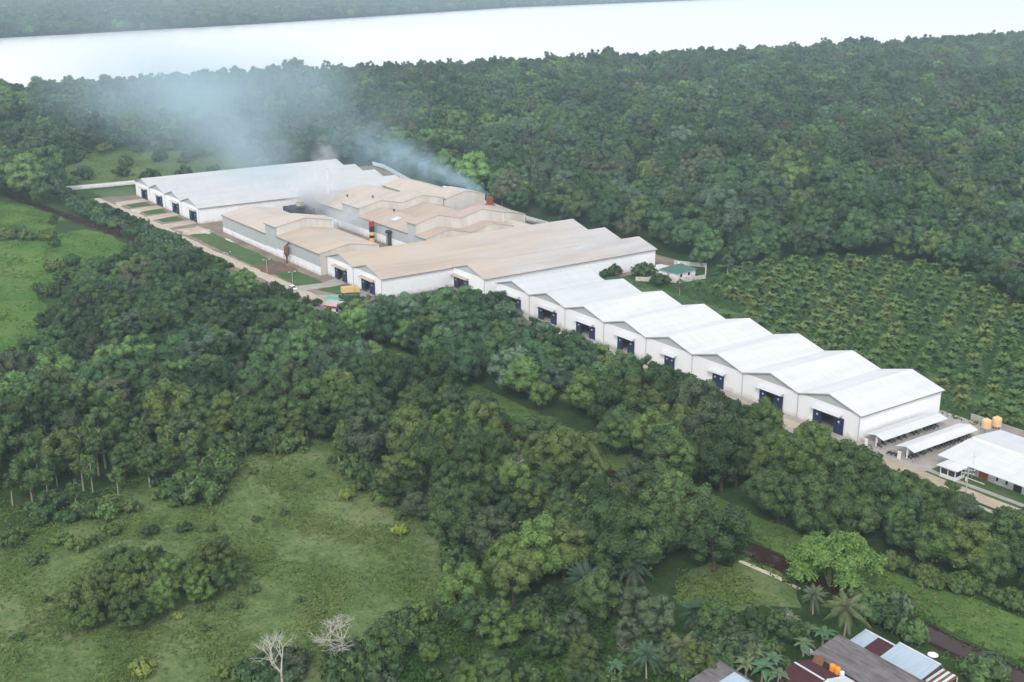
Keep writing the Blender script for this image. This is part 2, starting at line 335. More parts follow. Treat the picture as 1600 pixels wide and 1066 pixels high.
MEADOW = [g(*q) for q in [(-120, 850), (-120, 1130), (640, 1130), (620, 1010), (730, 950), (760, 880), (660, 780), (560, 700), (440, 675), (300, 690), (200, 760), (60, 840)]]
sheet('meadow', rough_edge(MEADOW, 1.5, 4, 2), .03, M['meadow'])
FIELD = [g(*q) for q in [(-200, 600), (40, 575), (75, 500), (60, 455), (150, 405), (260, 400), (235, 392), (140, 358), (0, 378), (-200, 385)]]
sheet('grass_field', rough_edge(FIELD, 1.5, 6, 3), .03, M['field'])
FIELD2 = [g(*q) for q in [(-200, 318), (0, 316), (60, 322), (105, 345), (70, 366), (0, 374), (-200, 380)]]
sheet('grass_field', rough_edge(FIELD2, 1.5, 6, 4), .03, M['field'])
CLEAR = [g(*q) for q in [(70, 268), (140, 240), (240, 234), (350, 240), (400, 262), (330, 285), (300, 290), (210, 285), (108, 298)]]
sheet('clearing', rough_edge(CLEAR, 3, 10, 5), .03, M['scrub'])
PLANT = [(2, 36), (0, 62), (18, 88), (16, 112), (34, 160), (70, 170), (140, 128), (215, 95), (260, 50), (260, 30), (215, 31), (180, 33)]
sheet('plantation_ground', rough_edge(PLANT, 1.0, 6, 6), .03, M['plantation'])
STRIP = [(20, -61), (80, -62), (180, -61), (205, -60), (225, -58), (250, -58), (250, -40), (228, -44), (205, -49), (170, -52), (120, -53), (60, -55), (20, -56)]
M['strip'] = ground_mat('bank_grass', [(.38, C(58, 84, 42)), (.47, C(76, 104, 52)), (.54, C(92, 116, 62)), (.63, C(112, 122, 80))], (.04, .25, 1.2), (.34, .36, .30))
sheet('canal_side_grass', rough_edge(STRIP, .6, 4, 7), .03, M['strip'])
sheet('clearing', rough_edge([g(*q) for q in [(1100, 890), (1160, 870), (1250, 905), (1240, 945), (1150, 960), (1060, 940)]], 2.2, 2, 8), .035, M['meadow'])
# canal: a dark bank with the water line in it, whole length of the site
def strip_line(name, pts, wd, z, mt, seed=3, amp=.3, **kw):
    r = random.Random(seed); L = []; Rr = []
    P = []
    for i in range(len(pts)-1):
        a = Vector(pts[i]); b = Vector(pts[i+1]); n = max(1, int((b-a).length/4))
        for k in range(n): P.append(a.lerp(b, k/n))
    P.append(Vector(pts[-1]))
    for i, p in enumerate(P):
        d = (P[min(i+1, len(P)-1)]-P[max(i-1, 0)]).normalized(); n = Vector((-d.y, d.x))
        L.append(p+n*(wd/2+r.uniform(-amp, amp))); Rr.append(p-n*(wd/2+r.uniform(-amp, amp)))
    v = [(q.x, q.y, z) for q in L]+[(q.x, q.y, z) for q in Rr]; k = len(P)
    me = bpy.data.meshes.new(name); me.from_pydata(v, [], [(i, k+i, k+i+1, i+1) for i in range(k-1)]); me.update(); me.materials.append(mt)
    o = add_obj(name, me); tag(o, kind='structure', **kw); return o
CAN = [(-330, -93), (-221, -78), (-181, -73), (-146, -74.5), (-60, -71), (49, -68), (126, -65.5), (197, -64), (240, -61.5), (290, -60)]
strip_line('canal_bank', CAN, 6.0, .05, M['black_earth'], 3, 1.1)
strip_line('canal_water', CAN, 4.0, .07, M['canal'], 4, .35)
strip_line('footpath', [g(*q) for q in [(1155, 877), (1185, 890), (1215, 903), (1250, 921)]], 1.0, .1, M['path'], 5, .08)
# site ground
sheet('factory_yard', [(-282, -58), (-262, -60), (-150, -61), (-20, -60), (-2, -50), (-2, 96), (-100, 96), (-225, 104), (-296, 112), (-296, -34)], .04, M['yard'])
sheet('warehouse_apron', [(-2, -9), (160, -9), (160.2, 0), (160.2, 36), (-2, 36)], .044, M['concrete'])
sheet('car_park', [(160.2, -9), (181, -9), (181, 36), (160.2, 36)], .048, M['concrete'])
strip_line('road', [(-284, -57), (-262, -56), (-231, -53.5), (-195, -54), (-132, -54), (-75, -51.6), (-29, -50.5), (-5, -40), (-2, -8)], 5.2, .06, M['dirtroad'], 6, .4)
strip_line('road', [(-2, -5.2), (158, -4.6), (290, -4)], 4.4, .064, M['road'], 7, .1)
strip_line('drain_channel', [(150, -8.6), (290, -8.2)], 1.4, .068, M['concrete'], 8, .05)
strip_line('pavement', [(181, -.4), (186, -.6), (290, 2.6)], 1.6, .07, M['concrete'], 9, .05)
office_lawn = sheet('lawn', [(181, -2.3), (290, -1.8), (290, 30), (181, 30)], .052, M['lawn'])
LAWNS = [rect(-172, -99, -49, -38.4), rect(-87, -60, -48, -38), [(-56, -46), (-42, -41), (-41, -34), (-56, -33)],
         rect(-259, -248, -49, -38.5), rect(-237, -226, -49, -38.5), rect(-215, -204, -49, -38.5), [(-308, -52), (-286, -52), (-281, -38), (-283, -28), (-308, -30)],
         [(-12, 36.2), (160, 36.2), (160, 60), (-12, 60)], [(-26, -32), (-4, -34), (-4, -6), (-26, -3)]]
for i, L in enumerate(LAWNS): sheet('lawn', rough_edge(L, .5, 3, 20+i), .056+.004*(i % 2), M['lawn'])
sheet('bare_soil', rough_edge(rect(-100, -84, -50, -37.5), 1.4, 3, 41), .066, M['redsoil'])
sheet('bare_soil', rough_edge(rect(-186, -170, -49, -37.5), 1.6, 3, 42), .066, M['dirtroad'])
for k, x in enumerate((-264, -241.5, -219, -196.5)):
    sheet('driveway', [(x-3, -52), (x+7, -52), (x+2.4, -36.2), (x-6, -36.2)], .062+.004*(k % 2), M['dirtroad'])
sheet('driveway', [(-62, -51), (-54, -50), (-53, -36), (-55, -31.2), (-64, -31.2), (-60, -38)], .07, M['concrete'])
sheet('driveway', [(-46, -50), (-38, -49), (-33, -38), (-33, -31.2), (-42, -31.2), (-41, -40)], .074, M['concrete'])

# ------------------------------------------------------------------ warehouses
ORD = ['first', 'second', 'third', 'fourth', 'fifth', 'sixth', 'seventh', 'eighth', 'ninth', 'tenth', 'eleventh', 'twelfth', 'thirteenth', 'fourteenth', 'fifteenth', 'sixteenth', 'seventeenth', 'eighteenth', 'nineteenth', 'twentieth']
def ordw(i): return ORD[i] if i < len(ORD) else ORD[i % 10]+' to last'
def warehouse(x0, W, y0, y1, h, r, roofm, label, group, door, rightwall=False, leftwall=False, cat='warehouse', back=True, leftstep=None):
    root = empty('warehouse', (x0+W/2, (y0+y1)/2, 0), 0, label, cat, group)
    X = W/2; Y = (y1-y0)/2; T = .22
    dx0, dx1, dh, mode = door; dx0 -= x0+W/2; dx1 -= x0+W/2          # opening in local x
    wl = MB()
    wl.box(-X, dx0, -Y, -Y+T, 0, h); wl.box(dx1, X, -Y, -Y+T, 0, h); wl.box(dx0, dx1, -Y, -Y+T, dh, h)
    if back:
        bw = MB(); bw.box(-X, X, Y-T, Y, 0, h); bw.build('rear_wall', M['white'], root)
    for side, on in ((1, rightwall), (-1, leftwall)):
        if on:
            a, b = (X-T, X) if side > 0 else (-X, -X+T)
            wl.box(a, b, -Y+T, Y-T, 0, h)
            n = max(2, round(2*Y/6))
            for k in range(1, n):
                yy = -Y+2*Y*k/n; s0 = X if side > 0 else -X-.1
                wl.box(s0, s0+.1, yy-.12, yy+.12, 0, h-.15)
    if leftstep is not None:
        n = max(2, round((leftstep-y0)/6))
        wl.box(-X, -X+T, -Y+T, leftstep-y0-Y, 0, h)
    wl.build('wall', M['white'], root)
    gb = MB(); gb.prism([(-X+.05, -Y-.02, h+.02), (X-.05, -Y-.02, h+.02), (0, -Y-.02, r-.08)], 0, .16, 0); gb.build('gable', M['grey_clad'], root)
    if back:
        gb = MB(); gb.prism([(-X+.05, Y-.16, h+.02), (X-.05, Y-.16, h+.02), (0, Y-.16, r-.08)], 0, .16, 0); gb.build('gable', M['grey_clad'], root)
    rf = MB(); oh = .55; th = .14; s = (r-h)/X
    ro = .55 if rightwall else 0.; lo = .55 if leftwall else 0.
    rf.prism([(-X-lo, -Y-oh, h-s*lo), (0, -Y-oh, r), (0, -Y-oh, r+th), (-X-lo, -Y-oh, h-s*lo+th)], 0, 2*Y+2*oh, 0)
    rf.prism([(X+ro, -Y-oh, h-s*ro), (X+ro, -Y-oh, h-s*ro+th), (0, -Y-oh, r+th), (0, -Y-oh, r)], 0, 2*Y+2*oh, 0)
    rf.build('roof', roofm, root)
    # bargeboards along both front slopes
    bb = MB()
    for sg in (-1, 1):
        bb.prism([(sg*X, -Y-oh-.06, h-.12), (0, -Y-oh-.06, r-.12), (0, -Y-oh-.06, r+th+.03), (sg*X, -Y-oh-.06, h+th+.03)], 0, .05, 0)
    bb.build('bargeboard', M['pipe'], root)
    if rightwall:
        gt = MB(); gt.box(X+ro, X+ro+.22, -Y-oh, Y+oh, h-s*ro-.14, h-s*ro+.08); gt.build('gutter', M['gutter'], root)
    dp = MB(); dp.cyl((X-.25, -Y-.12, 0), (X-.25, -Y-.12, h-.1), .11, k=6); dp.build('downpipe', M['pipe'], root)
    cn = MB(); c0, c1 = dx0-1.2, dx1+.9
    cn.prism([(c0, -Y-.02, dh+1.0), (c0, -Y-1.7, dh+.65), (c0, -Y-1.7, dh+.72), (c0, -Y-.02, dh+1.08)], c1-c0, 0, 0)
    cn.box(c0+.1, c0+.2, -Y-1.6, -Y-.03, dh+.45, dh+.53); cn.box(c1-.2, c1-.1, -Y-1.6, -Y-.03, dh+.45, dh+.53)
    cn.build('canopy', roofm, root)
    dw = dx1-dx0; leaves = []
    if mode == 'open': leaves = [(dx0-dw*.18, dx0+dw*.20), (dx1-dw*.22, dx1+dw*.20)]
    elif mode == 'half': leaves = [(dx0-dw*.1, dx0+dw*.26), (dx1-dw*.36, dx1+dw*.1)]
    else: leaves = [(dx0-.1, dx0+dw/2-.03), (dx0+dw/2+.03, dx1+.1)]
    for a, b in leaves:
        d = MB(); d.box(a, b, -Y-.2, -Y-.06, .05, dh+.05)
        for zz in (dh*.33, dh*.66): d.box(a, b, -Y-.23, -Y-.2, zz-.05, zz+.05)
        do = d.build('door', M['navy'], root)
        q = MB(); cx = (a+b)/2; q.box(cx-.28, cx+.28, -Y-.26, -Y-.232, dh*.7, dh*.7+.5); q.build('sign_plate', M['panel'], do)
    fl = MB(); fl.box(-X+T, X-T, -Y+T, Y-T, .07, .09); fl.build('floor', M['concrete'], root)
    return root
G1 = 'row of eight white gabled warehouses'
doors = [(6.2, 13.4, 4.0, 'open'), (26.4, 33.8, 4.2, 'open'), (47, 54, 4.1, 'open'), (67.2, 73.8, 4.3, 'half'),
         (88.3, 92.4, 3.9, 'shut'), (108.4, 112.6, 4.0, 'shut'), (127, 134, 4.4, 'half'), (146.4, 153.6, 4.5, 'open')]
desc = ['greyer roofed warehouse at the far end of the white row, nearest the big dusty ones', 'white warehouse second from the far end of the row of eight, doors open',
        'white warehouse third from the far end of the row, its door mostly hidden by trees', 'white warehouse fourth from the far end, right blue door leaf half shut',
        'white warehouse fifth from the far end of the row, narrow blue doors shut', 'white warehouse sixth from the far end of the row, narrow blue doors shut',
        'white warehouse second from the near end of the row, between blue doors half open', 'white warehouse at the near end of the row, beside the motorcycle sheds']
for i in range(8):
    warehouse(i*20., 20., 0., 32.6, 7.15, 9.9, M['roof_offwhite'] if i < 2 else M['roof_white'], desc[i], G1, doors[i], rightwall=(i == 7), leftwall=(i == 0))
G2 = 'three big warehouses with dusty beige roofs'
warehouse(-70.5, 21.5, -31, 80.6, 7.4, 10.4, M['roof_south'], 'leftmost of the three big dusty roofed warehouses, brown dust on its roof', G2, (-63.3, -55.2, 4.6, 'half'), leftwall=True)
warehouse(-49, 21.5, -31, 80.6, 7.4, 10.4, M['roof_south'], 'middle of the three big dusty roofed warehouses, its side wall facing the trees', G2, (-42, -33.6, 4.6, 'half'), rightwall=True)
warehouse(-27.5+.02, 21.5, -1, 80.6, 7.4, 10.4, M['roof_south'], 'rightmost of the three big dusty roofed warehouses, set back, white side wall facing the row', G2, (-25.6, -17.4, 4.2, 'half'), rightwall=True)
G3 = 'four far pale roofed warehouses'
nd = ['leftmost of the four far pale roofed warehouses, at the end of the dirt road', 'second from the left of the four far pale roofed warehouses', 'third from the left of the four far pale roofed warehouses', 'rightmost of the four far warehouses, long white side wall behind the smoke']
nx = [-271, -248.6, -225.6, -202.8]
for i in range(4):
    warehouse(-280.5+i*22.25, 22.25, -36, 75, 7.4, 10.4, M['roof_north'], nd[i], G3, (nx[i], nx[i]+7.6, 5.0, 'half'), rightwall=(i == 3), leftwall=(i == 0))

# ------------------------------------------------------------------ the factory sheds between them (ridges run along x)
def shed_section(root, x0, x1, y0, y1, h, r, roofm, plinth=0., nb=1, endgable=True, ends=(True, True)):
    """one roofed section of a shed: walls, white plinth, roof with nb gables side by side"""
    T = .22; wl = MB(); pl = MB(); rf = MB(); gt = MB(); wb = (y1-y0)/nb; oh = .45; th = .13
    if plinth > 0: pl.box(x0, x1, y0-.03, y0+T, 0, plinth); wl.box(x0, x1, y0+.02, y0+T-.02, plinth, h)
    else: wl.box(x0, x1, y0, y0+T, 0, h)
    rw = MB(); rw.box(x0, x1, y1-T, y1, 0, h); rw.build('rear_wall', M['white'], root)
    gb = MB()
    for e, X in zip(ends, (x0, x1-T)):
        if e:
            gb.box(X, X+T, y0+T, y1-T, 0, h)
            for k in range(nb):
                a = y0+k*wb; gb.prism([(X, a+.03, h), (X, a+wb-.03, h), (X, a+wb/2, r)], T, 0, 0)
    for k in range(nb):
        a = y0+k*wb; b = a+wb; c = (a+b)/2; s = (r-h)/(wb/2)
        o0 = oh if k == 0 else 0; o1 = oh if k == nb-1 else 0
        rf.prism([(x0-.3, a-o0, h-s*o0), (x0-.3, c, r), (x0-.3, c, r+th), (x0-.3, a-o0, h-s*o0+th)], x1-x0+.6, 0, 0)
        rf.prism([(x0-.3, b+o1, h-s*o1), (x0-.3, b+o1, h-s*o1+th), (x0-.3, c, r+th), (x0-.3, c, r)], x1-x0+.6, 0, 0)
    gt.box(x0-.3, x1+.3, y0-oh-.2, y0-oh, h-.28, h-.05)
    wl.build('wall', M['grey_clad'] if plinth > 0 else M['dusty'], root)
    if plinth > 0: pl.build('plinth', M['white'], root)
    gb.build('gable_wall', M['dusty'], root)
    rf.build('roof', roofm, root); gt.build('gutter', M['gutter'], root)
FG = 'factory sheds between the big warehouses'
f1 = empty('factory_shed', (-115, -22, 0), 0, 'long low factory shed with grey cladding over a white plinth, facing the lawn', 'factory shed', FG)
f1.location = (0, 0, 0)
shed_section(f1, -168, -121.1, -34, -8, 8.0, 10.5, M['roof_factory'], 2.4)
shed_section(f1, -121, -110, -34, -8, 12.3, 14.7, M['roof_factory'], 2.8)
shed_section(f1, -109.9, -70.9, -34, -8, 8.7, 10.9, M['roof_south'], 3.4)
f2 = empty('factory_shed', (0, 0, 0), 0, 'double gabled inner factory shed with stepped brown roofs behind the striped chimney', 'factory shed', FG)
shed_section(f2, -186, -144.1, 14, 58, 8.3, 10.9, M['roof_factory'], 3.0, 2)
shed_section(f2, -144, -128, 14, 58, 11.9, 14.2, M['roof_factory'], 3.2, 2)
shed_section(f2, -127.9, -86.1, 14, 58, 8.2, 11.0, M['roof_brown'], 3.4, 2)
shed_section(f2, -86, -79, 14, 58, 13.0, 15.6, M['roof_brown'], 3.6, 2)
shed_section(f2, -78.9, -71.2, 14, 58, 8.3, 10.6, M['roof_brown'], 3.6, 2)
q = MB(); q.prism([(-108, 18.5, 9.55), (-104, 18.5, 9.55), (-104, 22, 10.4), (-108, 22, 10.4)], 0, 0, .12); q.build('skylight', M['zincwhite'], f2)
for x_, y_, z_ in ((-116, 25, 11.1), (-95, 25, 11.1), (-160, 25, 11.0), (-135, 25, 14.3)):
    q = MB(); q.cyl((x_, y_, z_-.3), (x_, y_, z_+.7), .35, k=8); q.cyl((x_, y_, z_+.7), (x_, y_, z_+.95), .55, k=8); q.build('roof_vent', M['dark'], f2)
f3 = empty('factory_shed', (0, 0, 0), 0, 'rear factory shed with pale brown roof behind the inner shed', 'factory shed', FG)
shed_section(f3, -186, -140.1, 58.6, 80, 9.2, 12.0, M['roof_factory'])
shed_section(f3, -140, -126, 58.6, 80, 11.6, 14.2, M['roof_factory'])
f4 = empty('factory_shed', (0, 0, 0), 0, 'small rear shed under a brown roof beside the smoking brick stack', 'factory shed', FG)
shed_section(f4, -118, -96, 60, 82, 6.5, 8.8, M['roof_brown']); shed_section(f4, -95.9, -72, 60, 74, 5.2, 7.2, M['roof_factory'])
f5 = empty('white_shed', (0, 0, 0), 0, 'bright white roofed shed at the back corner, left of the blue smoke', 'shed', FG)
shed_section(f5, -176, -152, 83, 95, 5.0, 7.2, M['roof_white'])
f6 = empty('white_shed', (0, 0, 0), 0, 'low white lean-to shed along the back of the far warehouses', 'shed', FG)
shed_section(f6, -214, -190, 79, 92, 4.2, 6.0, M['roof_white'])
f7 = empty('open_shed', (0, 0, 0), 0, 'long open sided shed with pale roof by the back boundary wall', 'shed', FG)
s7 = MB(); s7.prism([(-118, 84, 4.6), (-118, 89, 3.4), (-118, 89, 3.5), (-118, 84, 4.72)], 46, 0, 0); s7.build('roof', M['roof_offwhite'], f7)
for x in range(-117, -71, 9):
    q = MB(); q.box(x-.15, x+.15, 84.2, 84.5, 0, 4.4); q.build('post', M['pipe'], f7)
# rust stained machinery on the cladding of the front shed
hop = empty('dust_hopper', (-97, -35.8, 0), 0, 'dark rusty duct and hopper against the grey cladding above a red dirt heap', 'hopper')
q = MB(); q.lathe([(.25, 0), (.3, 2.2), (1.1, 4.0), (1.1, 6.6), (.5, 7.4)], k=8); q.build('hopper_body', M['rust'], hop)
q = MB(); q.cyl((0, 0, 7.2), (0, 1.5, 8.4), .4, k=8); q.build('duct', M['soot'], hop)
for sx in (-1, 1):
    q = MB(); q.box(sx*.9-.08, sx*.9+.08, -.9, -.74, 0, 4.4); q.build('leg', M['rust'], hop)
# dirt mound
def mound(name, x, y, rx, ry, h, mt, label, cat, seed=1, group=None):
    r = np.random.default_rng(seed); n = 20; V = []; Q = []
    for j in range(6):
        for i in range(n):
            a = 2*math.pi*i/n; k = 1-j/5
            V.append((rx*k*math.cos(a)*(1+r.uniform(-.15, .15)), ry*k*math.sin(a)*(1+r.uniform(-.15, .15)), h*(1-k**1.5)*(1+r.uniform(-.12, .12))+.03))
    for j in range(5):
        for i in range(n): Q.append((j*n+i, j*n+(i+1) % n, (j+1)*n+(i+1) % n, (j+1)*n+i))
    o = add_obj(name, npmesh(name, V, Q, mt)); o.location = (x, y, 0); return tag(o, label, cat, group)
mound('dirt_heap', -93, -41.5, 6.5, 3, 1.3, M['redsoil'], 'reddish brown dirt heap on the ground between the two lawns', 'dirt heap', 1)
mound('rubble_heap', -172, -40.5, 4.5, 1.3, .6, M['rubble'], 'pale rubble heap by the left end of the grey clad shed', 'rubble heap', 2)
mound('rubble_heap', -239, -50.2, 6.5, 1.2, .5, M['rubble'], 'long white rubble heap by the dirt road before the far warehouses', 'rubble heap', 3)
mound('rubble_heap', -178, -47, 2.4, .7, .5, M['rubble'], 'small white rubble heap in the middle of the bare soil patch', 'rubble heap', 4)
mound('rubble_heap', -259, -52, 4, .9, .4, M['rubble'], 'white rubble heap at the bend of the far dirt road', 'rubble heap', 6)
mound('rubble_heap', -150, -38.6, 5, .7, .5, M['rubble'], 'low pale rubble heap at the foot of the white plinth', 'rubble heap', 5)
# chimney with painted bands
ch = empty('striped_chimney', (-111.3, 11.0, 0), 0, 'short chimney banded red, black and yellow in the factory yard', 'chimney')
q = MB(); q.cyl((0, 0, 0), (0, 0, 9.0), 1.15, 1.05, 14); q.build('shaft', M['yellow'], ch)
for z0, z1, mm in ((1.9, 3.1, 'black'), (4.6, 5.9, 'black'), (5.95, 7.0, 'black'), (7.05, 8.6, 'red')):
    q = MB(); q.cyl((0, 0, z0), (0, 0, z1), 1.18, 1.16, 14); q.build('painted_band', M[mm], ch)
q = MB(); q.lathe([(.8, 8.6), (1.25, 8.65), (1.25, 9.1), (.7, 9.15)], k=14); q.build('rim', M['red'], ch)
dt = empty('steel_tower', (-100.1, 13.0, 0), 0, 'dark square steel tower with flared cap right of the striped chimney', 'tower')
q = MB(); q.box(-.95, .95, -.8, .8, 0, 5.8); q.build('tower_body', M['soot'], dt)
q = MB(); q.box(-1.35, 1.35, -1.1, 1.1, 5.8, 6.1); q.box(-1.1, 1.5, -.8, .8, 6.1, 6.8); q.build('cap', M['dark'], dt)
q = MB(); q.box(-.2, .2, -1.0, -.8, 0, 5.7); q.build('ladder', M['pipe'], dt)
# boiler plant wrapped in steam
bl = empty('boiler_plant', (-172, 6, 0), 0, 'dark sooty boiler plant wrapped in steam with a beige hood', 'boiler')
q = MB(); q.box(-8, 6, -5, 5, 0, 6.0); q.box(-3, 5, -4, 4, 6.0, 7.2); q.build('boiler_house', M['soot'], bl)
q = MB(); q.lathe([(1.9, 0), (1.9, 1.6), (2.6, 2.1), (.5, 3.0)], (1, 0, 7.2), 12); q.build('hood', M['roof_factory'], bl)
q = MB(); q.cyl((-7, 3, 6), (-7, 3, 9), .7); q.cyl((-4.5, 3, 6), (-4.5, 3, 8.4), .5); q.build('vent', M['dark'], bl)
st = empty('thin_smokestack', (-175.5, 23.0, 0), 0, 'tall thin white smokestack standing in the steam', 'smokestack')
q = MB(); q.cyl((0, 0, 0), (0, 0, 23), .55, .38, 10); q.build('stack', M['paint_white'], st)
for z in (8, 16, 22.4):
    q = MB(); q.cyl((0, 0, z), (0, 0, z+.3), .75, .75, 10); q.build('collar', M['pipe'], st)
tk = empty('process_tank', (-150, 8.5, 0), 0, 'row of pale upright tanks in the factory yard behind the front shed', 'tank')
for i in range(4):
    q = MB(); q.lathe([(1.3, 0), (1.3, 3.6), (.6, 4.3), (.15, 4.4)], (i*3.2, 0, 0), 12); q.build('tank_shell', M['grey_clad'], tk)
bs = empty('brick_stack', (-144.5, 95.5, 0), 0, 'short red brick burner stack giving off blue smoke by the back wall', 'burner stack')
for dx in (-1.1, 1.1):
    q = MB(); q.box(dx-.75, dx+.75, -.8, .8, 0, 5.6); q.build('flue', M['brick'], bs)
q = MB(); q.box(-2.6, 2.6, -1.5, 1.5, 0, 1.8); q.build('burner_base', M['brick'], bs)
# boundary walls
def wall_line(name, pts, h, t, mt, label, cat='wall', capm=None):
    root = empty(name, (0, 0, 0), 0, label, cat); mb = MB(); cp = MB()
    for i in range(len(pts)-1):
        a = Vector(pts[i]); b = Vector(pts[i+1]); d = (b-a).normalized(); n = Vector((-d.y, d.x))*t/2
        mb.prism([(a-n).to_tuple()+(0,), (b-n).to_tuple()+(0,), (b+n).to_tuple()+(0,), (a+n).to_tuple()+(0,)], 0, 0, h)
        cp.prism([(a-n*1.7).to_tuple()+(h,), (b-n*1.7).to_tuple()+(h,), (b+n*1.7).to_tuple()+(h,), (a+n*1.7).to_tuple()+(h,)], 0, 0, .12)
    mb.build('wall_body', mt, root); cp.build('coping', capm or mt, root); return root
wall_line('boundary_wall', [(-316, -62), (-314, -26), (-296, -22)], 2.2, .25, M['white'], 'white boundary wall at the far left corner of the site', capm=M['pipe'])
wall_line('boundary_wall', [(-296, 113), (-282, 113), (-225, 99), (-185, 98.5), (-147, 98), (-117, 93), (-70, 88)], 2.3, .25, M['white'], 'long pale boundary wall behind the factory, along the forest edge', capm=M['pipe'])
wall_line('boundary_wall', [(6, 60), (18, 72), (19, 84), (6, 97), (-5, 90)], 1.5, .25, M['rubble'], 'low weathered wall round the green roofed hut')
wall_line('boundary_wall', [(167, 36.5), (182, 36.5), (182, 45), (260, 45)], 1.6, .25, M['concrete'], 'grey wall between the motorcycle sheds and the palm plantation')

# green roofed pump house
ph = empty('pump_house', (10.2, 78, 0), rad(5), 'small white hut with a green pyramid roof beyond the warehouse row', 'hut')
q = MB(); q.box(-4.2, 4.2, -5.2, 5.2, 0, 3.0); q.build('wall', M['white'], ph)
q = MB(); a = 5.0; b_ = 6.0
q.add([(-a, -b_, 2.9), (a, -b_, 2.9), (a, b_, 2.9), (-a, b_, 2.9), (0, -1.2, 5.0), (0, 1.2, 5.0)], [(0, 1, 4), (1, 2, 5, 4), (2, 3, 5), (3, 0, 4, 5), (3, 2, 1, 0)]); q.build('roof', M['green_roof'], ph)
q = MB(); q.lathe([(.3, 0), (.35, .4), (.15, .8)], (0, 0, 5.0), 8); q.build('roof_finial', M['paint_white'], ph)
for yy in (-3, 1.5):
    q = MB(); q.box(4.2, 4.26, yy-.6, yy+.6, 1, 2.2); q.build('window', M['glass'], ph)
q = MB(); q.box(-1, .3, -5.26, -5.2, 0, 2.2); q.build('door', M['pipe'], ph)
ax = empty('annex', (3.5, 72, 0), 0, 'low white annex left of the green roofed hut', 'hut')
q = MB(); q.box(-3.5, 3, -4, 6, 0, 2.6); q.build('wall', M['white'], ax); q = MB(); q.prism([(-3.9, -4.4, 2.6), (3.4, -4.4, 3.0), (3.4, -4.4, 3.12), (-3.9, -4.4, 2.72)], 0, 10.8, 0); q.build('roof', M['roof_white'], ax)

# ------------------------------------------------------------------ motorcycle sheds
def moto_shed(x0, x1, y0, y1, label):
    root = empty('motorcycle_shed', ((x0+x1)/2, (y0+y1)/2, 0), 0, label, 'shed', 'open motorcycle sheds'); X = (x1-x0)/2; Y = (y1-y0)/2
    q = MB()
    q.prism([(-X, -Y, 2.5), (.3, -Y, 3.25), (.3, -Y, 3.33), (-X, -Y, 2.58)], 0, 2*Y, 0)
    q.prism([(X, -Y, 2.5), (X, -Y, 2.58), (.3, -Y, 3.33), (.3, -Y, 3.25)], 0, 2*Y, 0); q.build('roof', M['roof_white'], root)
    for k in range(5):
        y = -Y+.8+(2*Y-1.6)*k/4
        p = MB(); p.box(.3-.17, .3+.17, y-.17, y+.17, .05, 3.2); po = p.build('post', M['paint_white'], root)
        c = MB(); c.box(-X+.2, X-.2, y-.05, y+.05, 2.42, 2.5); c.build('beam', M['pipe'], po)
    q = MB(); q.box(-X+.3, X-.3, -Y+.2, Y-.2, .052, .16); q.build('floor_slab', M['concrete'], root)
moto_shed(161.3, 167.0, 0.4, 26.3, 'white roofed open motorcycle shed right against the near end warehouse')
moto_shed(170.6, 176.2, 0.2, 25.8, 'white roofed open motorcycle shed nearer the office, standing free')
def make_moto():
    r = empty('motorcycle', (0, 0, 0))
    for x in (-.62, .62):
        q = MB(); k = 12
        for i in range(k):
            a0 = 2*math.pi*i/k; a1 = 2*math.pi*(i+1)/k
            q.cyl((x+.27*math.cos(a0), 0, .32+.27*math.sin(a0)), (x+.27*math.cos(a1), 0, .32+.27*math.sin(a1)), .06, k=5)
        q.cyl((x, -.05, .32), (x, .05, .32), .09, k=8); q.build('wheel', M['rubber'], r)
    q = MB(); q.tube([(-.6, 0, .35), (-.3, 0, .5), (.1, 0, .42), (.38, 0, .8), (.45, 0, .95)], [.06, .12, .16, .07, .05], 6); q.box(-.2, .18, -.13, .13, .25, .55); q.build('body', M['dark'], r)
    q = MB(); q.prism([(-.65, -.13, .78), (-.55, -.13, .88), (.05, -.13, .76), (.02, -.13, .66), (-.5, -.13, .68)], 0, .26, 0); q.build('seat', M['black'], r)
    q = MB(); q.tube([(.66, .09, .32), (.42, .09, .98)], [.03, .03], 5).tube([(.66, -.09, .32), (.42, -.09, .98)], [.03, .03], 5); q.build('fork', M['stackcol'], r)
    q = MB(); q.tube([(.32, -.36, 1.02), (.42, -.1, .98), (.42, .1, .98), (.32, .36, 1.02)], [.025]*4, 5); q.build('handlebar', M['black'], r)
    return r
mt0 = make_moto(); reg(mt0); first = True
def place_moto(x, y, rz, label):
    global first
    o = mt0 if first else copy_tree(mt0); first = False
    o.location = (x, y, .16); o.rotation_euler = (rad(6), 0, rz); tag(o, label, 'motorcycle', 'parked motorcycles')
for s_, (x, nm) in enumerate(((164.9, 'shed against the warehouse'), (174.1, 'free standing shed'))):
    ys = [v for v in np.arange(1.2, 25.5, 1.15) if random.random() > .28]
    for i, y in enumerate(ys):
        place_moto(x+random.uniform(-.1, .5), y, rad(random.uniform(-12, 12)), 'dark motorcycle parked in the %s, %s from the road end' % (nm, ordw(i)))
    if s_ == 1:
        for i, (xx, yy) in enumerate([(169.6, -.4), (170.5, -.2), (171.4, .1), (170.9, 1.3)]):
            place_moto(xx, yy, rad(70+10*i), 'dark motorcycle outside the road end of the free standing shed, %s from the left' % ordw(i))
for x, y, l in ((163.0, -.9, 'white signboard pillar before the shed beside the warehouse'), (172.8, -.9, 'white signboard pillar before the free standing motorcycle shed')):
    q = MB(); q.box(-.4, .4, -.15, .15, 0, 1.9); q.box(-.5, .5, -.2, .2, 1.9, 2.0); o = q.build('sign_pillar', M['paint_white']); o.location = (x, y, .05); tag(o, l, 'pillar', 'white sign pillars')

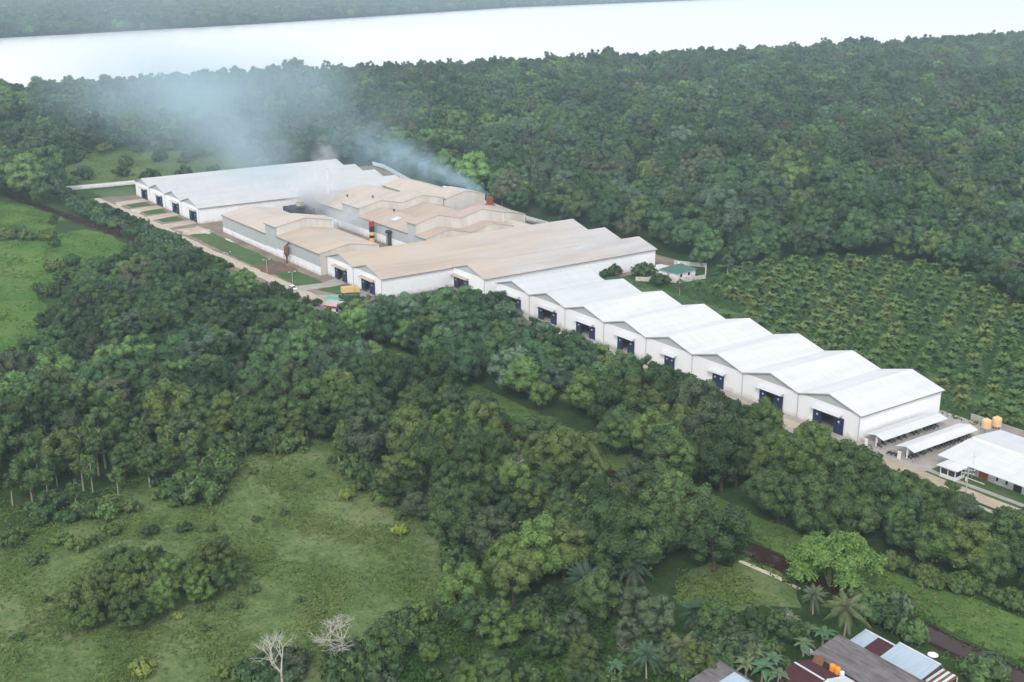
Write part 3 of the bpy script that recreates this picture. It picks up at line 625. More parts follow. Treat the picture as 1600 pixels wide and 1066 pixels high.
# ------------------------------------------------------------------ offices, gatehouse, water tanks
of = empty('office_building', (0, 0, 0), 0, 'long low white office building with white sheet roof by the road', 'office')
q = MB(); q.box(183, 236, 5.2, 14.4, .05, 3.1); q.build('wall', M['white'], of)
q = MB()
q.prism([(181.0, 2.4, 3.1), (181.0, 14.9, 4.4), (181.0, 14.9, 4.52), (181.0, 2.4, 3.22)], 56, 0, 0); q.build('roof', M['roof_white'], of)
q = MB(); q.box(181.6, 237, 14.9, 15.3, 3.0, 4.9); q.build('parapet', M['paint_white'], of)
for i, x in enumerate((189.0, 192.6, 195.2, 197.6, 203.5, 207, 211)):
    if i == 1: continue
    q = MB(); q.box(x-.25, x+.25, 5.12, 5.2, .9, 2.1); q.build('window', M['glass'], of)
q = MB(); q.box(190.6, 192.8, 5.0, 5.2, .1, 2.3); q.build('door', M['brick'], of)
q = MB(); q.box(199.4, 201.4, 5.06, 5.2, .1, 2.2); q.build('door', M['dark'], of)
q = MB(); q.prism([(198.9, 3.6, 2.6), (198.9, 5.2, 2.85), (198.9, 5.2, 2.95), (198.9, 3.6, 2.7)], 3.0, 0, 0); q.build('canopy', M['roof_white'], of)
o2 = empty('office_building', (0, 0, 0), 0, 'white sheet roofed store behind the office, beside the orange tanks', 'office')
q = MB(); q.box(181.8, 240, 15.8, 26.8, .05, 3.6); q.build('wall', M['white'], o2)
q = MB(); q.prism([(181, 15.4, 4.6), (181, 27.6, 3.7), (181, 27.6, 3.82), (181, 15.4, 4.72)], 60, 0, 0); q.build('roof', M['roof_offwhite'], o2)
gh = empty('gatehouse', (186.6, 0.6, .05), rad(2), 'small white gatehouse with big windows at the roadside corner of the office', 'gatehouse')
q = MB(); q.box(-2, 2, -2, -1.85, 0, .9); q.box(-2, 2, -2, -1.85, 2.3, 2.8); q.box(-2, -1.8, -1.85, 2, 0, 2.8); q.box(1.8, 2, -1.85, 2, 0, .9); q.box(1.8, 2, -1.85, 2, 2.3, 2.8); q.box(-2, 2, 1.85, 2, 0, 2.8)
for x, y in ((-1.9, -1.92), (0, -1.92), (1.9, -1.92), (1.9, .5), (1.9, 1.9)): q.box(x-.1, x+.1, y-.07, y+.07, .9, 2.3)
q.build('wall', M['paint_white'], gh)
for x0 in (-1.8, .1):
    q = MB(); q.box(x0, x0+1.7, -1.9, -1.88, .9, 2.3); q.build('window', M['glass'], gh)
q = MB(); q.box(1.9, 1.93, -1.8, 1.8, .9, 2.3); q.build('window', M['glass'], gh)
q = MB(); q.box(-2.6, 2.8, -2.8, 2.6, 2.8, 2.95); q.add([(-2.6, -2.8, 2.95), (2.8, -2.8, 2.95), (2.8, 2.6, 2.95), (-2.6, 2.6, 2.95), (0, 0, 3.5)], [(0, 1, 4), (1, 2, 4), (2, 3, 4), (3, 0, 4)]); q.build('roof', M['roof_white'], gh)
bg_ = empty('barrier_gate', (190.0, 1.2, .05), 0, 'white barrier beam beside the gatehouse', 'barrier')
q = MB(); q.box(-.2, .2, -.2, .2, 0, 1.0); q.build('barrier_post', M['paint_white'], bg_); q = MB(); q.box(.2, 4.6, -.06, .06, .8, .95); q.build('barrier_beam', M['paint_white'], bg_)
def tank(x, y, z, r, h, mt, label, group, stand=None):
    t_ = empty('water_tank', (x, y, z), 0, label, 'water tank', group)
    prof = [(r, 0)]
    for i in range(6): prof += [(r*1.03, h*(i+.3)/7), (r, h*(i+.9)/7)]
    prof += [(r, h*.9), (r*.8, h*.97), (r*.3, h*1.06)]
    q = MB(); q.lathe(prof, k=14); q.build('tank_body', mt, t_); q = MB(); q.lathe([(r*.32, h*1.04), (r*.32, h*1.12), (r*.2, h*1.14)], k=10); q.build('lid', mt, t_)
    if stand:
        for sx in (-1, 1):
            for sy in (-1, 1):
                q = MB(); q.box(sx*r*.7-.06, sx*r*.7+.06, sy*r*.7-.06, sy*r*.7+.06, -stand, 0); q.build('leg', M['pipe'], t_)
tank(175.9, 29.6, 2.2, 1.15, 2.3, M['orange_pale'], 'pale orange water tank behind the office store, left one of the pair', 'pale orange water tanks', 2.2)
tank(176.6, 33.0, 2.2, 1.15, 2.3, M['orange_pale'], 'pale orange water tank behind the office store, right one of the pair', 'pale orange water tanks', 2.2)

# ------------------------------------------------------------------ poles and lamps
pp = empty('power_pole', (197.1, -9.8, 0), rad(30), 'grey concrete power pole with crossarms in front of the office road', 'power pole')
q = MB(); q.cyl((0, 0, 0), (0, 0, 8.6), .17, .11, 8); q.build('pole', M['pole'], pp)
for z in (7.2, 8.1):
    q = MB(); q.box(-1.3, 1.3, -.06, .06, z, z+.12); ar = q.build('crossarm', M['pole'], pp)
    for x in (-1.15, -.5, .5, 1.15):
        q = MB(); q.lathe([(.07, 0), (.09, .12), (.05, .26)], (x, 0, z+.12), 6); q.build('insulator', M['paint_white'], ar)
am = empty('radio_mast', (189.5, 4.0, 0), 0, 'thin mast beside the gatehouse roof', 'mast'); q = MB(); q.cyl((0, 0, 0), (0, 0, 6.4), .06, .04, 6); q.build('mast', M['pole'], am); q = MB(); q.box(-.5, .5, -.03, .03, 5.2, 5.26); q.build('antenna', M['pole'], am)
def make_lamp():
    r = empty('street_lamp', (0, 0, 0)); q = MB(); q.cyl((0, 0, 0), (0, 0, 5.0), .11, .07, 8); q.build('pole', M['pole'], r)
    for sx in (-1, 1):
        q = MB(); q.tube([(0, 0, 4.9), (sx*.6, 0, 5.25), (sx*1.1, 0, 5.3)], [.05, .045, .04], 6); a = q.build('arm', M['pole'], r)
        q = MB(); q.box(min(sx*.9, sx*1.6), max(sx*.9, sx*1.6), -.15, .15, 5.22, 5.36); q.build('lamp_head', M['paint_white'], a)
    return r
lamp0 = make_lamp(); reg(lamp0); lf = True
for x, y, l in ((-63.6, -49.2, 'double armed street lamp on the lawn corner by the white car'), (-87.3, -48.9, 'street lamp between the red dirt and the second lawn'), (-141.8, 101, 'street lamp behind the wall, right of the blue smoke'),
                (-78, 92, 'street lamp at the forest edge behind the dusty warehouses'), (-172, 96.5, 'street lamp by the bright white shed, left of the brick stack'), (-108, -56.5, 'street lamp on the tree side of the dirt road')):
    o = lamp0 if lf else copy_tree(lamp0); lf = False; o.location = (x, y, 0); o.rotation_euler = (0, 0, rad(90 if y < 0 else 0)); tag(o, l, 'street lamp', 'street lamps on the site')

# ------------------------------------------------------------------ vehicles, guard hut
tr = empty('box_truck', (-39.6, -37.5, .06), rad(72), 'yellow box truck parked on the drive before the dusty warehouses', 'truck')
q = MB(); q.box(-3.4, 1.4, -1.1, 1.1, .9, 2.9); q.build('cargo_box', M['truckyellow'], tr)
q = MB(); q.prism([(1.6, -1.0, .7), (3.3, -1.0, .7), (3.3, -1.0, 1.6), (2.9, -1.0, 2.4), (1.6, -1.0, 2.4)], 0, 2.0, 0); cb = q.build('cab', M['truckyellow'], tr)
q = MB(); q.prism([(3.32, -.85, 1.62), (2.95, -.85, 2.3), (2.9, -.85, 2.3), (3.26, -.85, 1.62)], 0, 1.7, 0); q.build('windscreen', M['glass'], cb)
q = MB(); q.box(-3.4, 3.2, -.5, .5, .55, .85); q.build('chassis', M['dark'], tr)
for x in (-2.3, 2.4):
    for y in (-.95, .95):
        q = MB(); q.cyl((x, y-.14, .45), (x, y+.14, .45), .45, k=14); wq = q.build('wheel', M['rubber'], tr)
        q = MB(); q.cyl((x, y-.16, .45), (x, y+.16, .45), .2, k=10); q.build('rim', M['stackcol'], wq)
cr_ = empty('parked_car', (-57.6, -52.0, .06), rad(5), 'white car parked on the road beside the double armed lamp', 'car')
q = MB(); q.prism([(-2.1, -.85, .3), (2.1, -.85, .3), (2.15, -.85, .75), (1.2, -.85, .95), (.5, -.85, 1.45), (-1.3, -.85, 1.5), (-2.0, -.85, 1.0)], 0, 1.7, 0); q.build('body', M['paint_white'], cr_)
for sy in (-.87, .86):
    q = MB(); q.prism([(-1.7, sy, 1.0), (1.0, sy, .98), (.45, sy, 1.38), (-1.2, sy, 1.42)], 0, .012, 0); q.build('window', M['glass'], cr_)
q = MB(); q.prism([(1.2, -.75, .97), (.52, -.75, 1.43), (.56, -.75, 1.46), (1.24, -.75, .99)], 0, 1.5, 0); q.build('windscreen', M['glass'], cr_)
for x in (-1.3, 1.35):
    for y in (-.75, .75):
        q = MB(); q.cyl((x, y-.12, .32), (x, y+.12, .32), .32, k=12); q.build('wheel', M['rubber'], cr_)
hut = empty('guard_hut', (-20.5, -51.5, .06), rad(30), 'guard hut with pinkish beige roof and red trim among the trees', 'hut')
q = MB(); q.box(-4.2, 4.2, -2.6, 2.6, 0, 2.7); q.build('wall', M['white'], hut)
q = MB(); q.prism([(-5, -3.3, 2.7), (-5, 0, 4.0), (-5, 3.3, 2.7), (-5, 3.3, 2.82), (-5, 0, 4.12), (-5, -3.3, 2.82)], 10, 0, 0); q.build('roof', M['roof_brown'], hut)
q = MB(); q.box(-5.05, 5.05, -3.42, -3.3, 2.35, 2.85); q.build('fascia', M['red'], hut)
for x in (-2.4, 0.4, 2.6):
    q = MB(); q.box(x-.5, x+.5, -2.68, -2.6, .8, 1.9); q.build('window', M['glass'], hut)
tc_ = empty('teal_canopy', (-31, -48.5, .06), rad(10), 'teal tarpaulin canopy on posts beside the road and guard hut', 'canopy')
q = MB(); q.prism([(-3.6, -1.6, 1.9), (-3.6, 0, 2.4), (-3.6, 1.6, 1.9), (-3.6, 1.6, 1.96), (-3.6, 0, 2.46), (-3.6, -1.6, 1.96)], 7.2, 0, 0); q.build('tarpaulin', M['teal'], tc_)
for x in (-3.4, 3.4):
    for y in (-1.5, 1.5):
        q = MB(); q.cyl((x, y, 0), (x, y, 1.95), .05, k=6); q.build('post', M['pipe'], tc_)

# ------------------------------------------------------------------ village houses at the bottom right
def house(x0, x1, y0, y1, eh, rh, ry, label, panels, porch=None, rz=0, name='village_house', group='tin roofed village houses'):
    """panels: (fraction from, to, material) along x for the roof sheets; ry = ridge position"""
    cx, cy = (x0+x1)/2, (y0+y1)/2; root = empty(name, (cx, cy, 0), rz, label, 'house', group); X = (x1-x0)/2; Y = (y1-y0)/2; ry -= cy
    q = MB(); q.box(-X+.3, X-.3, -Y+.3, Y-.3, 0, eh)
    q.prism([(-X+.3, -Y+.3, eh), (-X+.3, Y-.3, eh), (-X+.3, ry, rh-.12)], .15, 0, 0); q.prism([(X-.45, -Y+.3, eh), (X-.45, Y-.3, eh), (X-.45, ry, rh-.12)], .15, 0, 0)
    q.build('wall', M['plank'], root)
    for a, b, mm in panels:
        q = MB(); xa = -X+2*X*a; xb = -X+2*X*b-.04; n = max(1, int((xb-xa)/.9))
        for k in range(n):      # overlapping sheets, each a few mm off its neighbour
            u0 = xa+(xb-xa)*k/n; u1 = xa+(xb-xa)*(k+1)/n; dz = .02*(k % 2)+random.uniform(0, .012)
            q.prism([(u0, -Y-.2, eh-.05+dz), (u0, ry, rh+dz), (u0, ry, rh+.05+dz), (u0, -Y-.2, eh+dz)], u1-u0-.005, 0, 0)
            q.prism([(u0, Y+.2, eh-.05+dz), (u0, Y+.2, eh+dz), (u0, ry, rh+.05+dz), (u0, ry, rh+dz)], u1-u0-.005, 0, 0)
        q.build('roof_sheet', M[mm], root)
    q = MB(); q.box(-X, X, ry-.18, ry+.18, rh+.06, rh+.13); q.build('ridge_cap', M['asbestos'] if panels[0][2] == 'asbestos' else M['zincwhite'], root)
    for x in (-X*.5, X*.4):
        q = MB(); q.box(x-.4, x+.4, -Y+.24, -Y+.3, .9, 1.8); q.build('window', M['glass'], root)
    q = MB(); q.box(-.4, .4, -Y+.22, -Y+.3, 0, 1.9); q.build('door', M['maroon'], root)
    return root
house(220.6, 243, -87.2, -79.1, 2.5, 3.7, -80.6, 'long house with worn grey corrugated roof, the biggest of the group', [(0, 1, 'asbestos')])
house(221.6, 228.0, -78.7, -74.0, 2.4, 3.1, -74.6, 'narrow house, half pale blue and half maroon sheet roof', [(0, .47, 'zinc'), (.47, 1, 'maroon')])
house(228.1, 236.4, -78.6, -73.0, 2.6, 3.5, -73.8, 'house with a shiny pale blue sheet roof nearest the canal', [(0, 1, 'zinc')])
pr = empty('striped_porch', (238, -75.5, 0), 0, 'small porch roof with rusty red and white stripes', 'porch')
for i in range(6):
    q = MB(); q.prism([(-1.5+i*.5, -2.4, 2.2), (-1.5+i*.5, 2.2, 2.7), (-1.5+i*.5, 2.2, 2.75), (-1.5+i*.5, -2.4, 2.25)], .48, 0, 0); q.build('roof_sheet', M['rust'] if i % 2 else M['zincwhite'], pr)
for x in (-1.4, 1.4):
    q = MB(); q.box(x-.06, x+.06, 2.0, 2.12, 0, 2.6); q.build('post', M['paint_white'], pr); q = MB(); q.box(x-.06, x+.06, -2.3, -2.18, 0, 2.2); q.build('post', M['paint_white'], pr)
house(221.5, 227.8, -96.5, -88.8, 2.3, 3.1, -92.5, 'house with a dark maroon sheet roof by the orange tanks', [(0, 1, 'maroon')])
house(228, 236, -97, -87.9, 2.3, 3.2, -92, 'house with a whitish sheet roof at the bottom edge beside the maroon roof', [(0, 1, 'zincwhite')])
house(214.2, 224, -109.5, -101.5, 2.3, 3.4, -102.8, 'left house at the bottom edge with grey, pale blue and rusty roof sheets', [(0, .38, 'asbestos'), (.38, .75, 'zinc'), (.75, 1, 'rust')])
shk = empty('small_shack', (222.9, -88.2, 0), rad(20), 'tiny shack with a rusty pink sheet roof left of the orange tanks', 'shack')
q = MB(); q.box(-.7, .7, -.7, .7, 0, 2.3); q.build('wall', M['plank'], shk); q = MB(); q.prism([(-.95, -1, 2.2), (-.95, 1, 2.9), (-.95, 1, 2.96), (-.95, -1, 2.26)], 1.9, 0, 0); q.build('roof', M['rust'], shk)
tank(225.7, -87.9, 2.1, .5, 1.15, M['orange'], 'bright orange water tank beside the grey corrugated roof, left one', 'orange roof tanks', 2.1)
tank(226.7, -87.9, 2.1, .5, 1.15, M['orange'], 'bright orange water tank beside the grey corrugated roof, right one', 'orange roof tanks', 2.1)
tank(227.6, -87.8, 2.1, .38, .8, M['paint_white'], 'small white water tank right of the orange ones', 'orange roof tanks', 2.1)
ds_ = empty('satellite_dish', (233.6, -72.0, 0), 0, 'white satellite dish behind the pale blue roof', 'satellite dish')
q = MB(); q.cyl((0, 0, 0), (0, 0, 3.0), .06, k=6); q.build('pole', M['pipe'], ds_)
q = MB(); q.lathe([(.08, 0), (.5, .08), (.85, .28), (.9, .34), (.84, .31), (.5, .12), (.05, .04)], (0, 0, 3.0), 16); q.build('dish', M['paint_white'], ds_)
for i, (px, py) in enumerate([(1262, 1020), (1240, 1050), (1330, 1062)]):
    q = MB(); q.box(-.9, .9, -.6, .6, .02, .5); q.box(-.6, .7, -.5, .4, .5, .8); x, y = g(px, py); o = q.build('scrap_pile', M['zincwhite']); o.location = (x, y, 0); o.rotation_euler = (0, 0, i)
    tag(o, ['pale scrap sheets stacked left of the grey roofed house', 'scrap sheets between the two lower houses', 'scrap sheets before the whitish roofed house'][i], 'scrap', 'scrap piles in the village')

# ------------------------------------------------------------------ foliage prototypes
ICO = None
def ico():
    global ICO
    if ICO is None:
        import bmesh
        b = bmesh.new(); bmesh.ops.create_icosphere(b, subdivisions=2, radius=1.0); b.verts.ensure_lookup_table()
        ICO = (np.array([v.co[:] for v in b.verts]), np.array([[v.index for v in f.verts] for f in b.faces])); b.free()
    return ICO
def leafquads(P, N, size, rng, asp=1.5):
    n = len(P); N = N/np.linalg.norm(N, axis=1, keepdims=True)
    a = np.cross(N, rng.normal(size=(n, 3))); a /= np.linalg.norm(a, axis=1, keepdims=True)+1e-9; b = np.cross(N, a)
    s = size*rng.uniform(.6, 1.3, (n, 1)); a = a*s*asp*.5; b = b*s*.5
    fold = N*s*rng.uniform(-.25, .05, (n, 1))
    V = np.stack([P-a+fold, P-b*.9, P+a+fold, P+b*.9], 1).reshape(-1, 3); Q = np.arange(4*n).reshape(-1, 4)
    return V, Q
def crown_mesh(name, seed, R=3.9, H=4.2, zc=6.6, nl=20, lr=(1.0, 1.9), leaf=.42, dens=34, lower=.5, flat=1., core=True, squash=.85):
    """a crown of many uneven lobes, each a shell of leaf clumps over a rough inner mass"""
    r = np.random.default_rng(seed); V = []; Q = []; T = []; nv = 0; cen = []
    for i in range(nl):
        for _ in range(30):
            d = r.normal(size=3); d /= np.linalg.norm(d)
            if d[2] < -lower: continue
            k = r.uniform(.45, 1)**.6; c = np.array([d[0]*R*k, d[1]*R*k, d[2]*H*k*flat]); rr = r.uniform(*lr)*(1-.25*abs(d[2]))
            if all(np.linalg.norm(c-q[0]) > .55*min(rr, q[1])+.35 for q in cen): break
        cen.append((c, rr))
    iv, iq = ico()
    for c, rr in cen:
        c = c+np.array([0, 0, zc])
        n = int(dens*rr*rr*4); d = r.normal(size=(n, 3)); d[:, 2] += .25; d /= np.linalg.norm(d, axis=1, keepdims=True)
        lump = 1+.16*np.sin(d[:, :1]*5+c[0]*3)+.14*np.sin(d[:, 1:2]*6+c[1]*2)+.12*np.sin(d[:, 2:]*7+seed)
        P = c+d*np.array([1, 1, squash])*rr*lump*r.uniform(.86, 1.08, (n, 1)); N = d+r.normal(size=(n, 3))*.42
        v, q = leafquads(P, N, leaf, r); V.append(v); Q.append(q+nv); nv += len(v)
        if core:
            w = iv*np.array([1, 1, squash])*rr*.80*(1+.14*np.sin(iv[:, :1]*5+c[0]*3)+.12*np.sin(iv[:, 1:2]*6+c[1]*2))+c
            V.append(w); T.append(iq+nv); nv += len(w)
    V = np.concatenate(V); Q = np.concatenate(Q)
    if T:
        T = np.concatenate(T); T = np.concatenate([T, T[:, 2:3]], 1)
        # triangles kept as true triangles through a mixed mesh
        me = bpy.data.meshes.new(name); me.vertices.add(len(V)); me.vertices.foreach_set('co', V.astype(np.float32).ravel())
        li = np.concatenate([Q.ravel(), T[:, :3].ravel()]).astype(np.int32); me.loops.add(len(li)); me.loops.foreach_set('vertex_index', li)
        ls = np.concatenate([np.arange(len(Q))*4, len(Q)*4+np.arange(len(T))*3]).astype(np.int32); me.polygons.add(len(ls)); me.polygons.foreach_set('loop_start', ls)
        me.update(calc_edges=True); me.materials.append(M['leaf']); return me
    return npmesh(name, V, Q, M['leaf'])
def trunk_mesh(name, seed, h=5.5, r0=.28, lean=.5, limbs=5, reach=2.4, mt='bark', top=2.5):
    r = random.Random(seed); q = MB(); lx, ly = r.uniform(-lean, lean), r.uniform(-lean, lean)
    pts = [(0, 0, -.2), (lx*.3, ly*.3, h*.35), (lx*.8, ly*.5, h*.7), (lx, ly, h)]; q.tube(pts, [r0*1.3, r0, r0*.8, r0*.6], 7)
    for i in range(limbs):
        a = 2*math.pi*i/limbs+r.uniform(-.4, .4); z0 = h*r.uniform(.6, 1.0); e = r.uniform(.7, 1)*reach
        b = (lx*.9, ly*.8, z0); m_ = (lx+e*.5*math.cos(a), ly+e*.5*math.sin(a), z0+top*.45); c = (lx+e*math.cos(a), ly+e*math.sin(a), z0+top)
        q.tube([b, m_, c], [r0*.5, r0*.34, r0*.12], 5)
    return q.mesh(name, M[mt])
PROT = {'round': [], 'tall': [], 'bush': []}
for i in range(10):
    R = 3.4+(i % 4)*.35; PROT['round'].append((crown_mesh('crown', 100+i, R, 3.5+(i % 3)*.5, 5.0+(i % 3)*.6, 28+i % 7, (.8, 1.7), leaf=.27, dens=66, lower=.8), trunk_mesh('trunk', i), 10+(i % 3)*.8))
for i in range(4):
    PROT['tall'].append((crown_mesh('crown', 200+i, 2.1+.3*(i % 2), 3.6, 8.0, 17, (.7, 1.25), .36, 36, lower=.95, core=(i % 2 == 0)), trunk_mesh('trunk', 50+i, 9.5, .2, .5, 5, 1.5, 'palebark', 2.2), 12.5))
for i in range(5):
    PROT['bush'].append((crown_mesh('crown', 300+i, 1.35, .9, 1.0, 9, (.5, .95), .34, 44, lower=.4), trunk_mesh('trunk', 80+i, .8, .09, .1, 4, .7, 'bark', .6), 2.3))

# ------------------------------------------------------------------ where the broadleaf trees stand
def jitter_grid(x0, x1, y0, y1, sp, jit=.42, seed=0):
    r = np.random.default_rng(seed); xs = np.arange(x0, x1, sp); ys = np.arange(y0, y1, sp); X, Y = np.meshgrid(xs, ys); X = X+(np.arange(len(ys))[:, None] % 2)*sp/2
    X = X+r.uniform(-jit, jit, X.shape)*sp; Y = Y+r.uniform(-jit, jit, Y.shape)*sp; return np.stack([X.ravel(), Y.ravel()], 1)
def inframe(P, m_=60, zt=12):
    a = PX(np.c_[P, np.zeros(len(P))]); b = PX(np.c_[P, np.full(len(P), zt)])
    return (a[:, 2] > 20) & (a[:, 0] > -m_) & (a[:, 0] < 1600+m_) & (a[:, 1] > -m_) & (b[:, 1] < 1066+m_*.6), a
gp = lambda L: [g(*q) for q in L]
# belt between the canal and the warehouse road
BELT = [(-48, -66), (-30, -67), (20, -62), (80, -61), (92, -53), (118, -52), (128, -58), (150, -59), (172, -54), (205, -46), (228, -42), (262, -38), (262, -12), (235, -12), (205, -12), (195, -13), (157, -14), (116, -13), (65, -13), (52, -12), (16, -9), (6, -24), (-6, -40), (-12, -56), (-40, -61)]
# wood on the camera side of the canal
WOOD = gp([(-100, 640), (0, 592), (62, 575), (85, 505), (150, 455), (230, 425), (300, 402), (345, 425), (430, 470), (510, 495), (600, 545), (640, 590), (760, 650), (890, 722), (1010, 790), (1165, 868), (1150, 885), (1090, 905), (1010, 920), (900, 935), (790, 915), (735, 905),
           (690, 845), (620, 790), (560, 735), (480, 702), (400, 700), (340, 712), (335, 745), (260, 765), (160, 770), (60, 790), (0, 800), (-100, 810)])
CLUMP = gp([(118, 955), (120, 1005), (215, 1010), (300, 965), (355, 935), (375, 905), (300, 885), (200, 890), (135, 920)])
LEFTBELT = gp([(95, 300), (150, 325), (230, 362), (300, 395), (345, 420), (330, 440), (290, 425), (235, 388), (150, 345), (110, 350), (75, 370), (60, 345), (95, 335)])
SOUTH = gp([(560, 1110), (590, 1040), (640, 1000), (700, 965), (760, 935), (900, 950), (960, 945), (1000, 960), (1060, 985), (1110, 980), (1200, 975), (1210, 1000), (1170, 1040), (1100, 1060), (1050, 1110)])
EAST = gp([(1370, 950), (1415, 965), (1440, 1000), (1400, 990), (1350, 968)])
FOREST = [(-260, 128), (-150, 60), (1800, 30), (1800, 570), (1600, 497), (1500, 472), (1400, 428), (1330, 417), (1200, 436), (1140, 445), (1112, 425), (1035, 398), (860, 358), (760, 318), (700, 298), (600, 258), (530, 253), (420, 264), (385, 243), (300, 230), (240, 228), (140, 236), (70, 262), (98, 296), (90, 330), (0, 314), (-260, 300)]
P = jitter_grid(-420, 300, -260, 40, 7.5, .46, seed=11)
P = P[inframe(P)[0]]
def pm(poly): return inpoly(P[:, 0], P[:, 1], poly)
# the canal itself stays clear
cy = np.interp(P[:, 0], [c[0] for c in CAN], [c[1] for c in CAN]); offcanal = np.abs(P[:, 1]-cy) > np.where(P[:, 0] < -120, 6.5, 3.5)
wood = (pm(BELT) | pm(WOOD) | pm(CLUMP) | pm(LEFTBELT) | pm(SOUTH) | pm(EAST)) & offcanal
# keep glimpses of the canal strip open
for (px, py, rr) in ((632, 592, 7), (800, 662, 9), (840, 680, 8), (895, 722, 7), (1190, 835, 8)):
    x, y = g(px, py); wood &= np.hypot(P[:, 0]-x, P[:, 1]-y+3) > rr
P2 = jitter_grid(40, 140, -200, -140, 4.3, .4, seed=12); P2 = P2[inpoly(P2[:, 0], P2[:, 1], CLUMP)]
wood &= ~pm(CLUMP)
T = np.concatenate([P[wood], P2]); kinds = np.where(inpoly(T[:, 0], T[:, 1], CLUMP) | inpoly(T[:, 0], T[:, 1], LEFTBELT), 1, 0)
south = inpoly(T[:, 0], T[:, 1], SOUTH) | inpoly(T[:, 0], T[:, 1], EAST)
D = np.hypot(T[:, 0]-CX, T[:, 1]-CY); order = np.argsort(D)
TLX = [-60, 45, 60, 70, 95, 160, 215, 250, 270, 300, 340, 400, 430, 480, 515, 545, 560, 600, 640, 700, 760, 780, 800, 840, 870, 915, 945, 960, 1010, 1050, 1100, 1150, 1200, 1250, 1300, 1345, 1400, 1450, 1500, 1545, 1680]
TLY = [530, 530, 440, 380, 300, 325, 347, 364, 368, 392, 408, 433, 452, 474, 492, 472, 458, 465, 470, 452, 447, 455, 480, 505, 511, 516, 545, 560, 566, 579, 599, 616, 633, 653, 673, 692, 724, 740, 766, 790, 812]
def fit_top(x, y, sc, hh=10.5):
    """how tall a tree may grow here: the woods keep below a surveyed canopy line"""
    while sc > .3:
        q = PX((x, y, hh*sc))[0]; r_ = 3.4*sc*CF/q[2]
        if q[1] > max(np.interp(q[0]-r_*.4, TLX, TLY), np.interp(q[0]+r_*.5, TLX, TLY))-12: return sc
        sc *= .9
    return 0
# landmarks that labels lean on, at their place in the photo
LM = {'the bamboo': (1300, 850), 'the guard hut': (530, 484), 'the yellow truck': (548, 455), 'the gatehouse': (1483, 735), 'the power pole': (1508, 770), 'the spreading bare tree': (535, 985), 'the forked bare tree': (430, 1025),
      'the long grey house roof': (1350, 1030), 'the coconut palm': (1322, 955), 'the tall drooping palm': (980, 875), 'the pale footpath': (1200, 898), 'the meadow sapling': (625, 820), 'the yellow meadow bush': (538, 775),
      'the meadow thicket': (240, 920), 'the far canal bend': (200, 370), 'the eighth warehouse door': (1295, 660), 'the seventh warehouse door': (1205, 628), 'the sixth warehouse door': (1122, 595), 'the fifth warehouse door': (1047, 565),
      'the fourth warehouse door': (977, 542), 'the second warehouse door': (855, 495), 'the first warehouse door': (800, 475), 'the upper canal gap': (632, 590), 'the middle canal gap': (895, 715), 'the grass strip': (840, 675),
      'the bare crowned tree': (1045, 785), 'the top meadow corner': (400, 700), 'the pale trunks': (170, 680), 'the grassy field': (150, 420), 'the middle bare tree': (800, 725), 'the middle left photo edge': (5, 620), 'the two field corners': (60, 520)}
LMN = list(LM); LMP = np.array([LM[k] for k in LMN], float)
USED = {}
def where(px, py):
    d = np.hypot(LMP[:, 0]-px, LMP[:, 1]-py); k = int(np.argmin(d)); dx = px-LMP[k, 0]; dy = py-LMP[k, 1]
    a = math.degrees(math.atan2(-dy, dx)) % 360; s_ = ['right of', 'up and right of', 'above', 'up and left of', 'left of', 'down and left of', 'below', 'down and right of'][int((a+22.5)//45) % 8]
    return s_, LMN[k], d[k]
def relabel(items, noun, cat, group):
    """items: (object, px, py, colour word); rank trees of one sector by distance so that every label singles one out"""
    sec = {}
    for it in items:
        s_, n, d = where(it[1], it[2]); sec.setdefault((s_, n), []).append((d, it))
    for (s_, n), L in sec.items():
        L.sort(key=lambda e: e[0])
        for i, (d, it) in enumerate(L):
            rk = 'nearest' if i == 0 else ordw(i)+' nearest'
            tag(it[0], '%s %s, %s %s %s' % (it[3], noun, rk, s_, n), cat, group)
NEAR = 290; items = []; far_pts = []
pal = ['deep green', 'mid green', 'dark green', 'mid green', 'olive green', 'grey green', 'mid green', 'bright green', 'olive green', 'deep green']
rr_ = random.Random(5); protused = {}
def put_tree(kind, x, y, sc, ck, z=0):
    i = rr_.randrange(len(PROT[kind])); cm, tm, hh = PROT[kind][i]
    root = empty('broadleaf_tree' if kind == 'round' else ('slender_tree' if kind == 'tall' else 'shrub'), (x, y, z), rr_.uniform(0, 6.28)); root.scale = (sc, sc, sc*rr_.uniform(.88, 1.12))
    c = add_obj('crown', cm, root); k = KIND[ck]; v = rr_.uniform(.8, 1.3); c.color = (k[0]*v, k[1]*v, k[2]*v, 1); t = add_obj('trunk' if kind != 'bush' else 'stem', tm, root)
    protused.setdefault((kind, i), c); q = PX((x, y, hh*sc*.6))[0]
    return root, q[0], q[1]
SLENDER = gp([(20, 660), (330, 660), (340, 800), (100, 830), (0, 830)])
